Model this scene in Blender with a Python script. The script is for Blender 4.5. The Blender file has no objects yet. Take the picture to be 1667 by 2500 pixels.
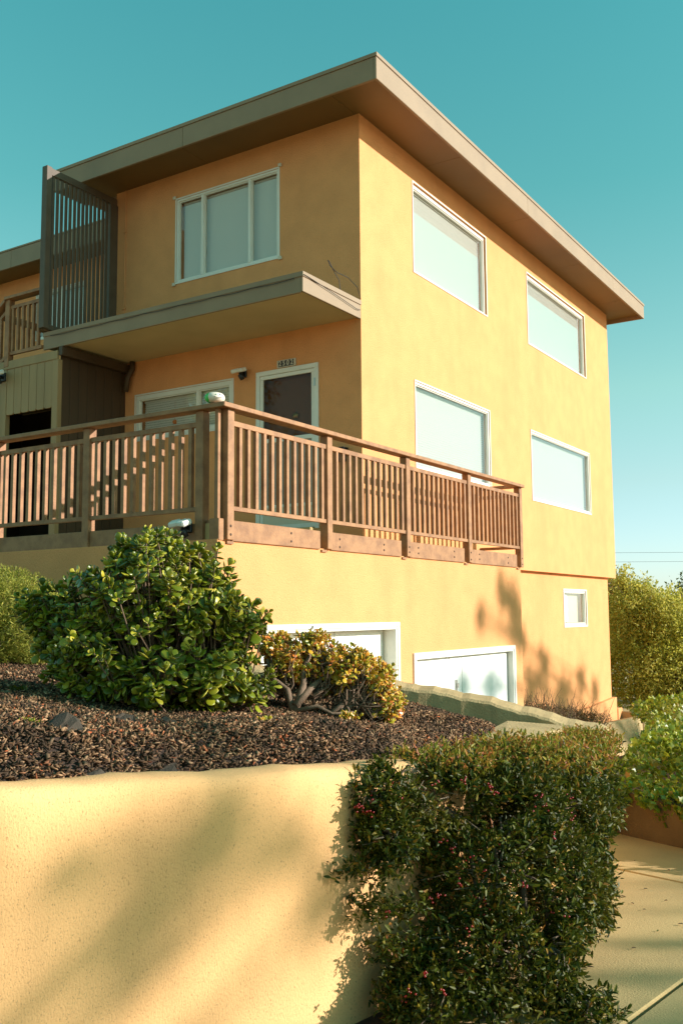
import bpy, math
import numpy as np
from mathutils import Vector, Matrix

R = math.radians
rng = np.random.default_rng(7)
scene = bpy.context.scene
COL = scene.collection

# ------------------------------------------------------------------ camera
CAM = Vector((-9.767, -5.968, 0.0))
cd = bpy.data.cameras.new('camera')
cam = bpy.data.objects.new('camera', cd)
COL.objects.link(cam)
cd.sensor_fit = 'VERTICAL'; cd.sensor_height = 36.0; cd.sensor_width = 24.0
cd.lens = 33.96
cd.clip_start = 0.05; cd.clip_end = 3000
rt = Vector((0.54077826, -0.84113406, -0.00723603))
up = Vector((-0.08398649, -0.06255164, 0.99450166))
bk = Vector((-0.83696185, -0.53719715, -0.10447047))
cam.matrix_world = Matrix(((rt.x, up.x, bk.x, CAM.x), (rt.y, up.y, bk.y, CAM.y), (rt.z, up.z, bk.z, CAM.z), (0, 0, 0, 1)))
scene.camera = cam

# ------------------------------------------------------------------ sky and sun
SUN = Vector((0.445, -1.0, 0.38)).normalized()
elev = math.asin(SUN.z)
w = bpy.data.worlds.new('World'); scene.world = w; w.use_nodes = True
nt = w.node_tree; nt.nodes.clear()
out = nt.nodes.new('ShaderNodeOutputWorld'); bg = nt.nodes.new('ShaderNodeBackground')
sky = nt.nodes.new('ShaderNodeTexSky'); sky.sky_type = 'NISHITA'; sky.sun_disc = False
sky.sun_elevation = elev; sky.sun_rotation = math.atan2(SUN.x, SUN.y)
sky.air_density = 1.0; sky.dust_density = 0.3; sky.ozone_density = 2.0
tint = nt.nodes.new('ShaderNodeMix'); tint.data_type = 'RGBA'; tint.blend_type = 'MULTIPLY'
tint.inputs['Factor'].default_value = 1.0
geo = nt.nodes.new('ShaderNodeTexCoord'); sepz = nt.nodes.new('ShaderNodeSeparateXYZ'); nt.links.new(geo.outputs['Generated'], sepz.inputs[0])
grad = nt.nodes.new('ShaderNodeValToRGB'); grad.color_ramp.interpolation = 'LINEAR'
SKYT = [(0.0, (0.85, 1.0, 1.35)), (0.13, (1.03, 1.14, 0.95)), (0.22, (1.05, 1.35, 0.90)), (0.41, (0.62, 1.42, 0.89)), (0.56, (0.53, 1.55, 0.98))]
while len(grad.color_ramp.elements) < len(SKYT): grad.color_ramp.elements.new(0.5)
for e_, (p_, c_) in zip(grad.color_ramp.elements, SKYT): e_.position = p_; e_.color = (*c_, 1)
nt.links.new(sepz.outputs['Z'], grad.inputs[0]); nt.links.new(grad.outputs[0], tint.inputs['B'])
nt.links.new(sky.outputs[0], tint.inputs['A'])
nt.links.new(tint.outputs['Result'], bg.inputs['Color'])
bg.inputs['Strength'].default_value = 0.091
nt.links.new(bg.outputs[0], out.inputs[0])

sd = bpy.data.lights.new('sun', 'SUN'); sun = bpy.data.objects.new('sun', sd); COL.objects.link(sun)
sd.energy = 3.8; sd.angle = R(0.5); sd.color = (1.0, 0.93, 0.91)
sun.rotation_euler = SUN.to_track_quat('Z', 'Y').to_euler()
sun.location = (20, -30, 20)

scene.view_settings.view_transform = 'Standard'
scene.view_settings.look = 'None'
scene.view_settings.exposure = 1.0
scene.view_settings.gamma = 1.0
scene.render.engine = 'CYCLES'
scene.cycles.max_bounces = 8
scene.cycles.diffuse_bounces = 4
scene.cycles.transparent_max_bounces = 12
scene.cycles.use_denoising = True

# ------------------------------------------------------------------ helpers
FW = Vector((0.84156, 0.54015, 0)); RT = Vector((0.54015, -0.84156, 0))
def fg(s, d, z=0.0):
    """street frame: s metres to the right of where one stands, d metres ahead, z up"""
    return Vector((CAM.x + d*FW.x + s*RT.x, CAM.y + d*FW.y + s*RT.y, z))
def fga(a):
    a = np.asarray(a, float)
    return np.stack([CAM.x + a[:, 1]*FW.x + a[:, 0]*RT.x, CAM.y + a[:, 1]*FW.y + a[:, 0]*RT.y, a[:, 2]], 1)
YAW = math.atan2(FW.y, FW.x) - math.pi/2      # rotates local x to s, local y to d

def mat(name, col, rough=0.7, var=0.0, vscale=6.0, bump=0.0, bscale=80.0, col2=None, speck=0.0, speck_scale=150.0,
        speck_col=(0.05, 0.03, 0.02), transl=0.0, island=0.0, metallic=0.0, stretch=(1, 1, 1), spec=0.4, ramp=None, objrand=False,
        stain=0.0, edge=None, clump=None):
    m = bpy.data.materials.new(name); m.use_nodes = True
    n = m.node_tree; N = n.nodes; L = n.links
    b = N['Principled BSDF']; b.inputs['Roughness'].default_value = rough
    b.inputs['Metallic'].default_value = metallic
    b.inputs['Specular IOR Level'].default_value = spec
    geo = N.new('ShaderNodeNewGeometry')
    mp = N.new('ShaderNodeMapping'); mp.inputs['Scale'].default_value = stretch
    L.new(geo.outputs['Position'], mp.inputs['Vector'])
    rgb = N.new('ShaderNodeRGB'); rgb.outputs[0].default_value = (*col, 1); cur = rgb.outputs[0]
    def mix(a, bcol, fac, mode='MIX'):
        mx = N.new('ShaderNodeMix'); mx.data_type = 'RGBA'; mx.blend_type = mode
        L.new(a, mx.inputs['A'])
        if isinstance(bcol, tuple): mx.inputs['B'].default_value = (*bcol, 1)
        else: L.new(bcol, mx.inputs['B'])
        if isinstance(fac, float): mx.inputs['Factor'].default_value = fac
        else: L.new(fac, mx.inputs['Factor'])
        return mx.outputs['Result']
    def rng_(v, a, b_, c, d):
        r = N.new('ShaderNodeMapRange'); L.new(v, r.inputs[0])
        r.inputs[1].default_value = a; r.inputs[2].default_value = b_; r.inputs[3].default_value = c; r.inputs[4].default_value = d
        return r.outputs[0]
    if ramp:
        cr = N.new('ShaderNodeValToRGB'); cr.color_ramp.interpolation = 'LINEAR'
        while len(cr.color_ramp.elements) < len(ramp): cr.color_ramp.elements.new(0.5)
        for e, (p_, c_) in zip(cr.color_ramp.elements, ramp): e.position = p_; e.color = (*c_, 1)
        if objrand:
            oi = N.new('ShaderNodeObjectInfo'); ad = N.new('ShaderNodeMath'); ad.operation = 'ADD'
            L.new(oi.outputs['Random'], ad.inputs[0]); L.new(geo.outputs['Random Per Island'], ad.inputs[1])
            fr = N.new('ShaderNodeMath'); fr.operation = 'FRACT'; L.new(ad.outputs[0], fr.inputs[0]); L.new(fr.outputs[0], cr.inputs[0])
        else: L.new(geo.outputs['Random Per Island'], cr.inputs[0])
        cur = cr.outputs[0]
    if clump:
        t = N.new('ShaderNodeTexNoise'); t.inputs['Scale'].default_value = clump[1]; t.inputs['Detail'].default_value = 2
        L.new(geo.outputs['Position'], t.inputs['Vector']); cur = mix(cur, clump[0], rng_(t.outputs['Fac'], 0.45, 0.65, 0.0, clump[2]))
    if edge:
        uv = N.new('ShaderNodeUVMap'); sp = N.new('ShaderNodeSeparateXYZ'); L.new(uv.outputs[0], sp.inputs[0])
        cur = mix(cur, edge[0], rng_(sp.outputs[0], edge[1], 1.0, 0.0, edge[2]))
    if var > 0:
        t = N.new('ShaderNodeTexNoise'); t.inputs['Scale'].default_value = vscale; t.inputs['Detail'].default_value = 6
        L.new(mp.outputs[0], t.inputs['Vector'])
        c2 = col2 or tuple(c*(1-var) for c in col)
        cur = mix(cur, c2, rng_(t.outputs['Fac'], 0.38, 0.68, 0.0, 1.0 if col2 else 0.9))
    if stain > 0:
        t = N.new('ShaderNodeTexNoise'); t.inputs['Scale'].default_value = 0.9; t.inputs['Detail'].default_value = 5
        mp2 = N.new('ShaderNodeMapping'); mp2.inputs['Scale'].default_value = (1.6, 1.6, 0.35)
        L.new(geo.outputs['Position'], mp2.inputs['Vector']); L.new(mp2.outputs[0], t.inputs['Vector'])
        cur = mix(cur, tuple(c*0.72 for c in col), rng_(t.outputs['Fac'], 0.5, 0.75, 0.0, stain))
    if speck > 0:
        t = N.new('ShaderNodeTexNoise'); t.inputs['Scale'].default_value = speck_scale; t.inputs['Detail'].default_value = 3
        L.new(mp.outputs[0], t.inputs['Vector'])
        cur = mix(cur, speck_col, rng_(t.outputs['Fac'], 0.58, 0.72, 0.0, speck))
    L.new(cur, b.inputs['Base Color'])
    if bump > 0:
        t = N.new('ShaderNodeTexNoise'); t.inputs['Scale'].default_value = bscale; t.inputs['Detail'].default_value = 4
        t.inputs['Roughness'].default_value = 0.6
        L.new(mp.outputs[0], t.inputs['Vector'])
        bp = N.new('ShaderNodeBump'); bp.inputs['Strength'].default_value = bump; bp.inputs['Distance'].default_value = 0.01
        L.new(t.outputs['Fac'], bp.inputs['Height']); L.new(bp.outputs[0], b.inputs['Normal'])
    if transl > 0:
        tr = N.new('ShaderNodeBsdfTranslucent'); L.new(cur, tr.inputs['Color'])
        ms = N.new('ShaderNodeMixShader'); ms.inputs[0].default_value = transl
        L.new(b.outputs[0], ms.inputs[1]); L.new(tr.outputs[0], ms.inputs[2])
        L.new(ms.outputs[0], N['Material Output'].inputs['Surface'])
    return m

def glass_mat(name, col=(0.9, 0.97, 0.95), refl=1.0):
    m = bpy.data.materials.new(name); m.use_nodes = True
    n = m.node_tree; n.nodes.clear()
    o = n.nodes.new('ShaderNodeOutputMaterial'); t = n.nodes.new('ShaderNodeBsdfTransparent'); t.inputs[0].default_value = (*col, 1)
    g = n.nodes.new('ShaderNodeBsdfGlossy'); g.inputs['Roughness'].default_value = 0.02; g.inputs[0].default_value = (1, 1, 1, 1)
    lw_ = n.nodes.new('ShaderNodeLayerWeight'); pw = n.nodes.new('ShaderNodeMath'); pw.operation = 'POWER'; pw.inputs[1].default_value = 4.0
    n.links.new(lw_.outputs['Facing'], pw.inputs[0]); f = n.nodes.new('ShaderNodeMath'); f.operation = 'MULTIPLY_ADD'; f.inputs[1].default_value = 0.9; f.inputs[2].default_value = 0.045; n.links.new(pw.outputs[0], f.inputs[0])
    mu = n.nodes.new('ShaderNodeMath'); mu.operation = 'MULTIPLY'; mu.inputs[1].default_value = refl; n.links.new(f.outputs[0], mu.inputs[0])
    mx = n.nodes.new('ShaderNodeMixShader'); n.links.new(mu.outputs[0], mx.inputs[0]); n.links.new(t.outputs[0], mx.inputs[1]); n.links.new(g.outputs[0], mx.inputs[2])
    n.links.new(mx.outputs[0], o.inputs[0])
    return m

M = {}
M['stucco'] = mat('ochre_stucco', (0.79, 0.355, 0.142), 0.92, var=0.10, vscale=3.0, bump=0.9, bscale=60, speck=0.5, speck_scale=75, speck_col=(0.42, 0.20, 0.05), stain=0.4, spec=0.15)
M['wallstucco'] = mat('garden_wall_stucco', (0.84, 0.47, 0.20), 0.95, var=0.14, vscale=4.0, bump=0.45, bscale=150, speck=0.6, speck_scale=220, speck_col=(0.20, 0.09, 0.035), stain=0.75, stretch=(1, 1, 0.6), spec=0.15)
M['capstone'] = mat('weathered_cap', (0.52, 0.37, 0.18), 0.95, var=0.25, vscale=5.0, bump=0.8, bscale=60, speck=0.6, speck_scale=90, speck_col=(0.25, 0.18, 0.1), spec=0.15)
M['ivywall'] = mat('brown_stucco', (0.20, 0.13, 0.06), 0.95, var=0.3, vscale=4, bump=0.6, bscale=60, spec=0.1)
M['fascia'] = mat('taupe_fascia_paint', (0.29, 0.20, 0.115), 0.6, var=0.12, vscale=2.5, bump=0.08, bscale=40, stain=0.3)
M['soffit'] = mat('brown_soffit_paint', (0.20, 0.115, 0.035), 0.55, var=0.15, vscale=1.2, bump=0.05, bscale=30)
M['cansoffit'] = mat('cream_soffit_paint', (0.58, 0.46, 0.25), 0.75, var=0.15, vscale=1.5, bump=0.1, bscale=60)
M['rail'] = mat('brown_rail_stain', (0.37, 0.18, 0.075), 0.62, var=0.3, vscale=9, bump=0.35, bscale=35, stretch=(1, 1, 1), col2=(0.25, 0.115, 0.048), speck=0.2, speck_scale=60)
M['screen'] = mat('olive_grey_screen_paint', (0.115, 0.082, 0.05), 0.6, var=0.2, vscale=5, bump=0.15, bscale=50)
M['siding'] = mat('tan_siding_paint', (0.36, 0.24, 0.11), 0.65, var=0.25, vscale=4, bump=0.25, bscale=45, stretch=(1, 1, 0.2))
M['shadesiding'] = mat('shade_darkened_siding', (0.075, 0.045, 0.022), 0.6, var=0.25, vscale=4, bump=0.25, bscale=45, stretch=(1, 1, 0.2))  # siding tone with porch shade put into the colour; also on beam and downpipe
M['white'] = mat('white_trim_paint', (0.78, 0.76, 0.66), 0.45, var=0.06, vscale=6, bump=0.03, bscale=40)
M['blind'] = mat('white_blind_slat', (0.76, 0.73, 0.69), 0.5)
M['garage'] = mat('white_garage_paint', (0.80, 0.79, 0.72), 0.55, var=0.05, vscale=2)
M['glass'] = glass_mat('window_glass', (0.96, 0.98, 0.96), 1.0)
M['darkglass'] = glass_mat('dark_glass', (0.8, 0.75, 0.68), 0.25)
M['door'] = mat('dark_brown_door_paint', (0.24, 0.085, 0.04), 0.4, var=0.1, vscale=3)
M['black'] = mat('black_plastic', (0.02, 0.02, 0.02), 0.4)
M['interior'] = mat('dark_interior', (0.05, 0.04, 0.03), 0.9)
M['metal'] = mat('steel', (0.45, 0.44, 0.4), 0.35, metallic=0.8)
M['bolt'] = mat('rusty_bolt', (0.07, 0.04, 0.025), 0.6, metallic=0.3)
M['concrete'] = mat('sandy_concrete', (0.62, 0.42, 0.18), 0.9, var=0.18, vscale=2.2, bump=0.35, bscale=110, speck=0.5, speck_scale=160, speck_col=(0.22, 0.15, 0.08), spec=0.2)
M['asphalt'] = mat('street_asphalt', (0.2, 0.15, 0.09), 0.9, var=0.2, vscale=3, bump=0.3, bscale=60)
M['soil'] = mat('dark_soil', (0.075, 0.045, 0.03), 0.95, var=0.4, vscale=12, bump=0.9, bscale=40)
M['grassground'] = mat('dry_ground', (0.60, 0.39, 0.18), 0.95, var=0.3, vscale=1.5, bump=0.5, bscale=10)
M['chips'] = mat('bark_chips', (0.2, 0.1, 0.06), 0.85, clump=((0.05, 0.033, 0.02), 2.6, 0.8), spec=0.2, ramp=[(0, (0.03, 0.018, 0.011)), (0.35, (0.09, 0.045, 0.02)), (0.66, (0.22, 0.115, 0.052)), (0.92, (0.52, 0.32, 0.17)), (1.0, (0.42, 0.10, 0.03))])  # clump noise puts dark patches of shade into the chip colour
M['bark'] = mat('grey_bark', (0.19, 0.14, 0.09), 0.9, var=0.3, vscale=14, bump=0.6, bscale=40)
M['jstem'] = mat('jade_stem', (0.19, 0.12, 0.07), 0.8, var=0.3, vscale=20, bump=0.4, bscale=60)
M['jade'] = mat('jade_leaf', (0.08, 0.14, 0.02), 0.34, spec=0.4, ramp=[(0, (0.05, 0.07, 0.004)), (0.4, (0.105, 0.135, 0.006)), (0.75, (0.25, 0.26, 0.012)), (1, (0.46, 0.38, 0.04))], objrand=True, edge=((0.22, 0.09, 0.02), 0.80, 0.7))
M['rjade'] = mat('red_jade_leaf', (0.16, 0.13, 0.02), 0.32, spec=0.5, ramp=[(0, (0.24, 0.23, 0.015)), (0.4, (0.44, 0.36, 0.025)), (0.75, (0.62, 0.33, 0.03)), (1, (0.68, 0.20, 0.035))], objrand=True, edge=((0.42, 0.07, 0.02), 0.62, 0.85))
M['hedge'] = mat('hedge_leaf', (0.05, 0.08, 0.012), 0.5, clump=((0.12, 0.095, 0.010), 4.5, 0.4), spec=0.28, transl=0.25, ramp=[(0, (0.022, 0.034, 0.003)), (0.6, (0.06, 0.078, 0.005)), (0.86, (0.13, 0.135, 0.010)), (0.95, (0.27, 0.19, 0.02)), (1, (0.26, 0.08, 0.015))])
M['hedgetip'] = mat('hedge_tip_leaf', (0.2, 0.14, 0.03), 0.45, spec=0.3, transl=0.35, ramp=[(0, (0.14, 0.18, 0.015)), (0.45, (0.32, 0.27, 0.03)), (0.8, (0.45, 0.22, 0.04)), (1, (0.35, 0.09, 0.03))])
M['berry'] = mat('red_berry', (0.24, 0.006, 0.004), 0.25, spec=0.6)
M['ivy'] = mat('ivy_leaf', (0.1, 0.16, 0.02), 0.4, clump=((0.30, 0.22, 0.02), 2.0, 0.5), spec=0.5, transl=0.25, ramp=[(0, (0.13, 0.18, 0.010)), (0.6, (0.28, 0.33, 0.018)), (0.92, (0.46, 0.44, 0.03)), (1, (0.45, 0.2, 0.03))])
M['needle'] = mat('feathery_leaf', (0.14, 0.16, 0.03), 0.6, transl=0.3, ramp=[(0, (0.16, 0.19, 0.02)), (0.7, (0.36, 0.35, 0.04)), (1, (0.50, 0.42, 0.07))])
M['olive'] = mat('olive_leaf', (0.16, 0.16, 0.05), 0.6, transl=0.5, clump=((0.38, 0.40, 0.04), 0.8, 0.5), ramp=[(0, (0.38, 0.36, 0.05)), (0.6, (0.58, 0.53, 0.09)), (1, (0.72, 0.62, 0.16))])
M['oak'] = mat('oak_leaf', (0.07, 0.1, 0.02), 0.5, transl=0.2, ramp=[(0, (0.09, 0.115, 0.014)), (0.7, (0.22, 0.235, 0.024)), (1, (0.36, 0.33, 0.045))])
M['autumn'] = mat('autumn_leaf', (0.3, 0.15, 0.03), 0.5, transl=0.3, ramp=[(0, (0.17, 0.17, 0.03)), (0.5, (0.36, 0.25, 0.04)), (1, (0.46, 0.17, 0.05))])
M['dry'] = mat('dry_twigs', (0.14, 0.075, 0.035), 0.8, ramp=[(0, (0.07, 0.045, 0.02)), (0.75, (0.16, 0.09, 0.035)), (1, (0.13, 0.14, 0.02))])
M['fabric'] = mat('landscape_fabric', (0.06, 0.045, 0.028), 0.85, var=0.4, vscale=9, bump=0.6, bscale=120)
M['green'] = mat('green_paint', (0.06, 0.55, 0.08), 0.5)
M['pumpkin'] = mat('white_gourd_paint', (0.80, 0.70, 0.55), 0.45, var=0.08, vscale=20)
M['ink'] = mat('dark_ink', (0.03, 0.03, 0.03), 0.6)
M['ink2'] = mat('teal_ink', (0.02, 0.35, 0.25), 0.6)
M['gold'] = mat('brass', (0.45, 0.32, 0.12), 0.35, metallic=0.9)
M['orange'] = mat('orange_ornament', (0.65, 0.16, 0.02), 0.5)
M['numtile'] = mat('number_tile', (0.05, 0.04, 0.035), 0.4)
M['numframe'] = mat('number_frame', (0.62, 0.56, 0.42), 0.5)

# woven metal screen: fine diagonal weave, holes cut by alpha
def mesh_mat():
    m = bpy.data.materials.new('woven_screen'); m.use_nodes = True; n = m.node_tree; N = n.nodes; L = n.links
    b = N['Principled BSDF']; b.inputs['Base Color'].default_value = (0.42, 0.40, 0.33, 1); b.inputs['Roughness'].default_value = 0.5
    g = N.new('ShaderNodeNewGeometry'); sep = N.new('ShaderNodeSeparateXYZ'); L.new(g.outputs['Position'], sep.inputs[0])
    def wv(sgn):
        a = N.new('ShaderNodeMath'); a.operation = 'MULTIPLY_ADD'; a.inputs[1].default_value = sgn*1.7
        L.new(sep.outputs['Z'], a.inputs[0]); L.new(sep.outputs['Y'], a.inputs[2])
        s = N.new('ShaderNodeMath'); s.operation = 'MULTIPLY'; s.inputs[1].default_value = 2*math.pi/0.03; L.new(a.outputs[0], s.inputs[0])
        c = N.new('ShaderNodeMath'); c.operation = 'SINE'; L.new(s.outputs[0], c.inputs[0])
        t = N.new('ShaderNodeMath'); t.operation = 'GREATER_THAN'; t.inputs[1].default_value = 0.45; L.new(c.outputs[0], t.inputs[0]); return t
    a, c = wv(1), wv(-1)
    mx = N.new('ShaderNodeMath'); mx.operation = 'MAXIMUM'; L.new(a.outputs[0], mx.inputs[0]); L.new(c.outputs[0], mx.inputs[1])
    L.new(mx.outputs[0], b.inputs['Alpha'])
    return m
M['weave'] = mesh_mat()

def setp(o, label=None, cat=None, group=None, kind=None):
    if label: o['label'] = label
    if cat: o['category'] = cat
    if group: o['group'] = group
    if kind: o['kind'] = kind
    return o
def link(o, parent=None):
    COL.objects.link(o)
    if parent is not None: o.parent = parent
    return o
def thing(name, label, cat, loc=(0, 0, 0), group=None, rz=0.0):
    o = bpy.data.objects.new(name, None); o.location = loc; o.rotation_euler = (0, 0, rz); o.empty_display_size = 0.2
    link(o); return setp(o, label, cat, group)

class MB:
    def __init__(s): s.v = []; s.f = []
    def add(s, vs, fs):
        b = len(s.v); s.v += [tuple(v) for v in vs]; s.f += [tuple(b+i for i in f) for f in fs]; return s
    def box(s, x0, x1, y0, y1, z0, z1):
        if x0 > x1: x0, x1 = x1, x0
        if y0 > y1: y0, y1 = y1, y0
        if z0 > z1: z0, z1 = z1, z0
        return s.add([(x0, y0, z0), (x1, y0, z0), (x1, y1, z0), (x0, y1, z0), (x0, y0, z1), (x1, y0, z1), (x1, y1, z1), (x0, y1, z1)],
                     [(0, 3, 2, 1), (4, 5, 6, 7), (0, 1, 5, 4), (1, 2, 6, 5), (2, 3, 7, 6), (3, 0, 4, 7)])
    def prism(s, poly, z0, z1):
        """poly ccw list of (x,y); z0,z1 numbers or lists"""
        n = len(poly); a = z0 if hasattr(z0, '__len__') else [z0]*n; b = z1 if hasattr(z1, '__len__') else [z1]*n
        return s.add([(p[0], p[1], a[i]) for i, p in enumerate(poly)] + [(p[0], p[1], b[i]) for i, p in enumerate(poly)],
                     [tuple(range(n-1, -1, -1)), tuple(range(n, 2*n))] + [(i, (i+1) % n, n+(i+1) % n, n+i) for i in range(n)])
    def tube(s, pts, r, n=6, cap=True):
        pts = [Vector(p) for p in pts]; k = len(pts); rr = r if hasattr(r, '__len__') else [r]*k
        b = len(s.v); prev = None
        for i, p in enumerate(pts):
            t = (pts[min(i+1, k-1)] - pts[max(i-1, 0)]).normalized()
            if prev is None: a = t.orthogonal().normalized()
            else:
                a = (prev - t*prev.dot(t))
                a = a.normalized() if a.length > 1e-6 else t.orthogonal().normalized()
            prev = a; c = t.cross(a)
            for j in range(n):
                th = 2*math.pi*j/n; s.v.append(tuple(p + (a*math.cos(th)+c*math.sin(th))*rr[i]))
        for i in range(k-1):
            for j in range(n):
                s.f.append((b+i*n+j, b+i*n+(j+1) % n, b+(i+1)*n+(j+1) % n, b+(i+1)*n+j))
        if cap:
            s.f.append(tuple(b+j for j in range(n-1, -1, -1))); s.f.append(tuple(b+(k-1)*n+j for j in range(n)))
        return s
    def lathe(s, prof, c=(0, 0, 0), n=16, axis='Z'):
        b = len(s.v)
        for (r, z) in prof:
            for j in range(n):
                th = 2*math.pi*j/n; x, y = r*math.cos(th), r*math.sin(th)
                if axis == 'Z': q = (x, y, z)
                elif axis == 'X': q = (z, x, y)
                else: q = (x, z, y)
                s.v.append((c[0]+q[0], c[1]+q[1], c[2]+q[2]))
        for i in range(len(prof)-1):
            for j in range(n):
                s.f.append((b+i*n+j, b+i*n+(j+1) % n, b+(i+1)*n+(j+1) % n, b+(i+1)*n+j))
        return s
    def mesh(s, name, m=None, smooth=False):
        me = bpy.data.meshes.new(name); me.from_pydata(s.v, [], s.f); me.update()
        if m: me.materials.append(m)
        if smooth: me.shade_smooth()
        return me
    def build(s, name, m, parent=None, smooth=False, loc=None, bevel=0.0, kind=None, label=None):
        o = bpy.data.objects.new(name, s.mesh(name, m, smooth)); link(o, parent)
        if loc is not None: o.location = loc
        if bevel: bev(o, bevel)
        return setp(o, label, None, None, kind)
def bev(o, wd, seg=1):
    b = o.modifiers.new('bevel', 'BEVEL'); b.width = wd; b.segments = seg; b.limit_method = 'ANGLE'
def inst(name, me, parent, loc=(0, 0, 0), rot=None, scale=None, bevel=0.0):
    o = bpy.data.objects.new(name, me); link(o, parent); o.location = loc
    if rot is not None: o.rotation_euler = rot
    if scale is not None: o.scale = scale
    if bevel: bev(o, bevel)
    return o

# fast mesh of many leaf-like pieces
def batch(name, tv, tf, P, X, Z, sx, sy, sz, m, parent=None, kind='stuff', uvx=None, smooth=False, label=None):
    """template verts tv (k,3), faces tf; placed at P with local x axis X, local z axis ~Z, scales"""
    tv = np.asarray(tv, float); P = np.asarray(P, float); n = len(P)
    X = np.asarray(X, float); X = X/np.linalg.norm(X, axis=1, keepdims=True)
    Z = np.asarray(Z, float); Y = np.cross(Z, X); ln = np.linalg.norm(Y, axis=1, keepdims=True)
    bad = ln[:, 0] < 1e-5; Y[bad] = np.cross(np.array([0.3, 0.5, 0.8]), X[bad]); Y = Y/np.linalg.norm(Y, axis=1, keepdims=True)
    Z = np.cross(X, Y)
    sx = np.broadcast_to(sx, n); sy = np.broadcast_to(sy, n); sz = np.broadcast_to(sz, n)
    V = (P[:, None, :] + tv[None, :, 0, None]*(X*sx[:, None])[:, None, :] + tv[None, :, 1, None]*(Y*sy[:, None])[:, None, :]
         + tv[None, :, 2, None]*(Z*sz[:, None])[:, None, :]).reshape(-1, 3)
    k = len(tv); fl = np.array([i for f in tf for i in f]); fs = np.array([len(f) for f in tf])
    loops = (np.arange(n)[:, None]*k + fl[None, :]).ravel(); tot = np.tile(fs, n)
    start = np.concatenate([[0], np.cumsum(tot)[:-1]])
    me = bpy.data.meshes.new(name)
    me.vertices.add(len(V)); me.vertices.foreach_set('co', V.astype(np.float32).ravel())
    me.loops.add(len(loops)); me.loops.foreach_set('vertex_index', loops.astype(np.int32))
    me.polygons.add(len(tot)); me.polygons.foreach_set('loop_start', start.astype(np.int32))
    if uvx is not None:
        u = me.uv_layers.new(name='UVMap'); a = np.zeros((len(loops), 2), np.float32); a[:, 0] = np.tile(np.asarray(uvx)[fl], n)
        u.data.foreach_set('uv', a.ravel())
    me.update(calc_edges=True)
    me.materials.append(m)
    if smooth: me.shade_smooth()
    o = bpy.data.objects.new(name, me); link(o, parent); return setp(o, label, None, None, kind)

# leaf templates (x from 0 to 1 along the leaf, y across, z up)
LEAF_V = [(0, 0, 0), (0.35, 0.5, 0.10), (0.75, 0.38, 0.06), (1, 0, -0.06), (0.75, -0.38, 0.06), (0.35, -0.5, 0.10), (0.5, 0, 0)]
LEAF_F = [(0, 6, 1), (1, 6, 2), (2, 6, 3), (3, 6, 4), (4, 6, 5), (5, 6, 0)]
NEED_V = [(0, 0.5, 0), (0, -0.5, 0), (1, 0, 0.1)]; NEED_F = [(0, 1, 2)]
QUAD_V = [(0, 0, 0), (0.5, 0.5, 0.08), (1, 0, 0), (0.5, -0.5, 0.08)]; QUAD_F = [(0, 1, 2), (0, 2, 3)]
iv = []
for k in range(10):
    th = math.pi*2*k/10; r_ = (0.55, 0.34)[k % 2] * (1.15 if k == 0 else 1.0)
    iv.append((0.42 + r_*math.cos(th), r_*math.sin(th)*1.05, -0.06*(k % 2 == 0)))
IVY_V = [(0.42, 0, 0.05)] + iv; IVY_F = [(0, 1+k, 1+(k+1) % 10) for k in range(10)]
# chunky succulent leaf: obovate, thick
def succ():
    V = [(0, 0, 0)]; U = [0.0]; st = [(0.16, 0.09, 0.06), (0.42, 0.25, 0.10), (0.70, 0.36, 0.10), (0.90, 0.22, 0.05)]
    n = 8
    for (x, hw, ht) in st:
        for j in range(n):
            th = 2*math.pi*j/n; y = hw*math.cos(th); z = ht*math.sin(th)*(0.6 if math.sin(th) > 0 else 1.0)
            V.append((x, y, z + 0.10*(x*x) + 0.10*abs(y))); U.append(0.15 + 0.75*abs(math.cos(th))**3 + (0.12 if x > 0.8 else 0))
    V.append((1.03, 0, 0.10)); U.append(1.0)
    F = [(0, 1+(j+1) % n, 1+j) for j in range(n)]
    for i in range(3):
        for j in range(n): F.append((1+i*n+j, 1+i*n+(j+1) % n, 1+(i+1)*n+(j+1) % n, 1+(i+1)*n+j))
    e = 1+3*n; F += [(e+j, e+(j+1) % n, e+n) for j in range(n)]
    return V, F, U
SUC_V, SUC_F, SUC_U = succ()

def rdir(n, r=rng):
    v = r.normal(size=(n, 3)); return v/np.linalg.norm(v, axis=1, keepdims=True)
def hsh(a, sc, seed=0):
    """cheap smooth 3d noise 0..1"""
    a = np.asarray(a)*sc + seed*7.31
    return 0.5 + 0.25*(np.sin(a[:, 0]*1.7+np.sin(a[:, 1]*1.3)*1.5) + np.sin(a[:, 2]*1.9+a[:, 0]*0.7+np.sin(a[:, 1]*2.1)))

# ================================================================== GROUND
def gz(s, d):
    """height of the pavement, falling away from the camera, with the dip of the garage forecourt"""
    z = -1.52 - 0.018*d
    dip = np.clip((d-7.9)/2.2, 0, 1)*np.clip((s+1.6)/1.2, 0, 1)*np.clip((7.5-s)/2.5, 0, 1)
    z = z - 0.72*(dip*dip*(3-2*dip))
    far = np.clip((d-16)/60, 0, None); far2 = np.clip((s-8)/60, 0, None)
    return z - 1.4*np.minimum(far, 3) - 0.3*np.minimum(far2, 3)
def grid_mesh(name, S, D, fn, m, kind='structure', lab=None):
    ss, dd = np.meshgrid(S, D); zz = fn(ss, dd)
    V = fga(np.stack([ss.ravel(), dd.ravel(), np.asarray(zz).ravel()], 1)); nx, ny = len(S), len(D)
    F = [(j*nx+i, j*nx+i+1, (j+1)*nx+i+1, (j+1)*nx+i) for j in range(ny-1) for i in range(nx-1)]
    b = MB(); b.v = [tuple(v) for v in V]; b.f = F
    o = b.build(name, m, None, smooth=True); return setp(o, None, None, None, kind)
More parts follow.
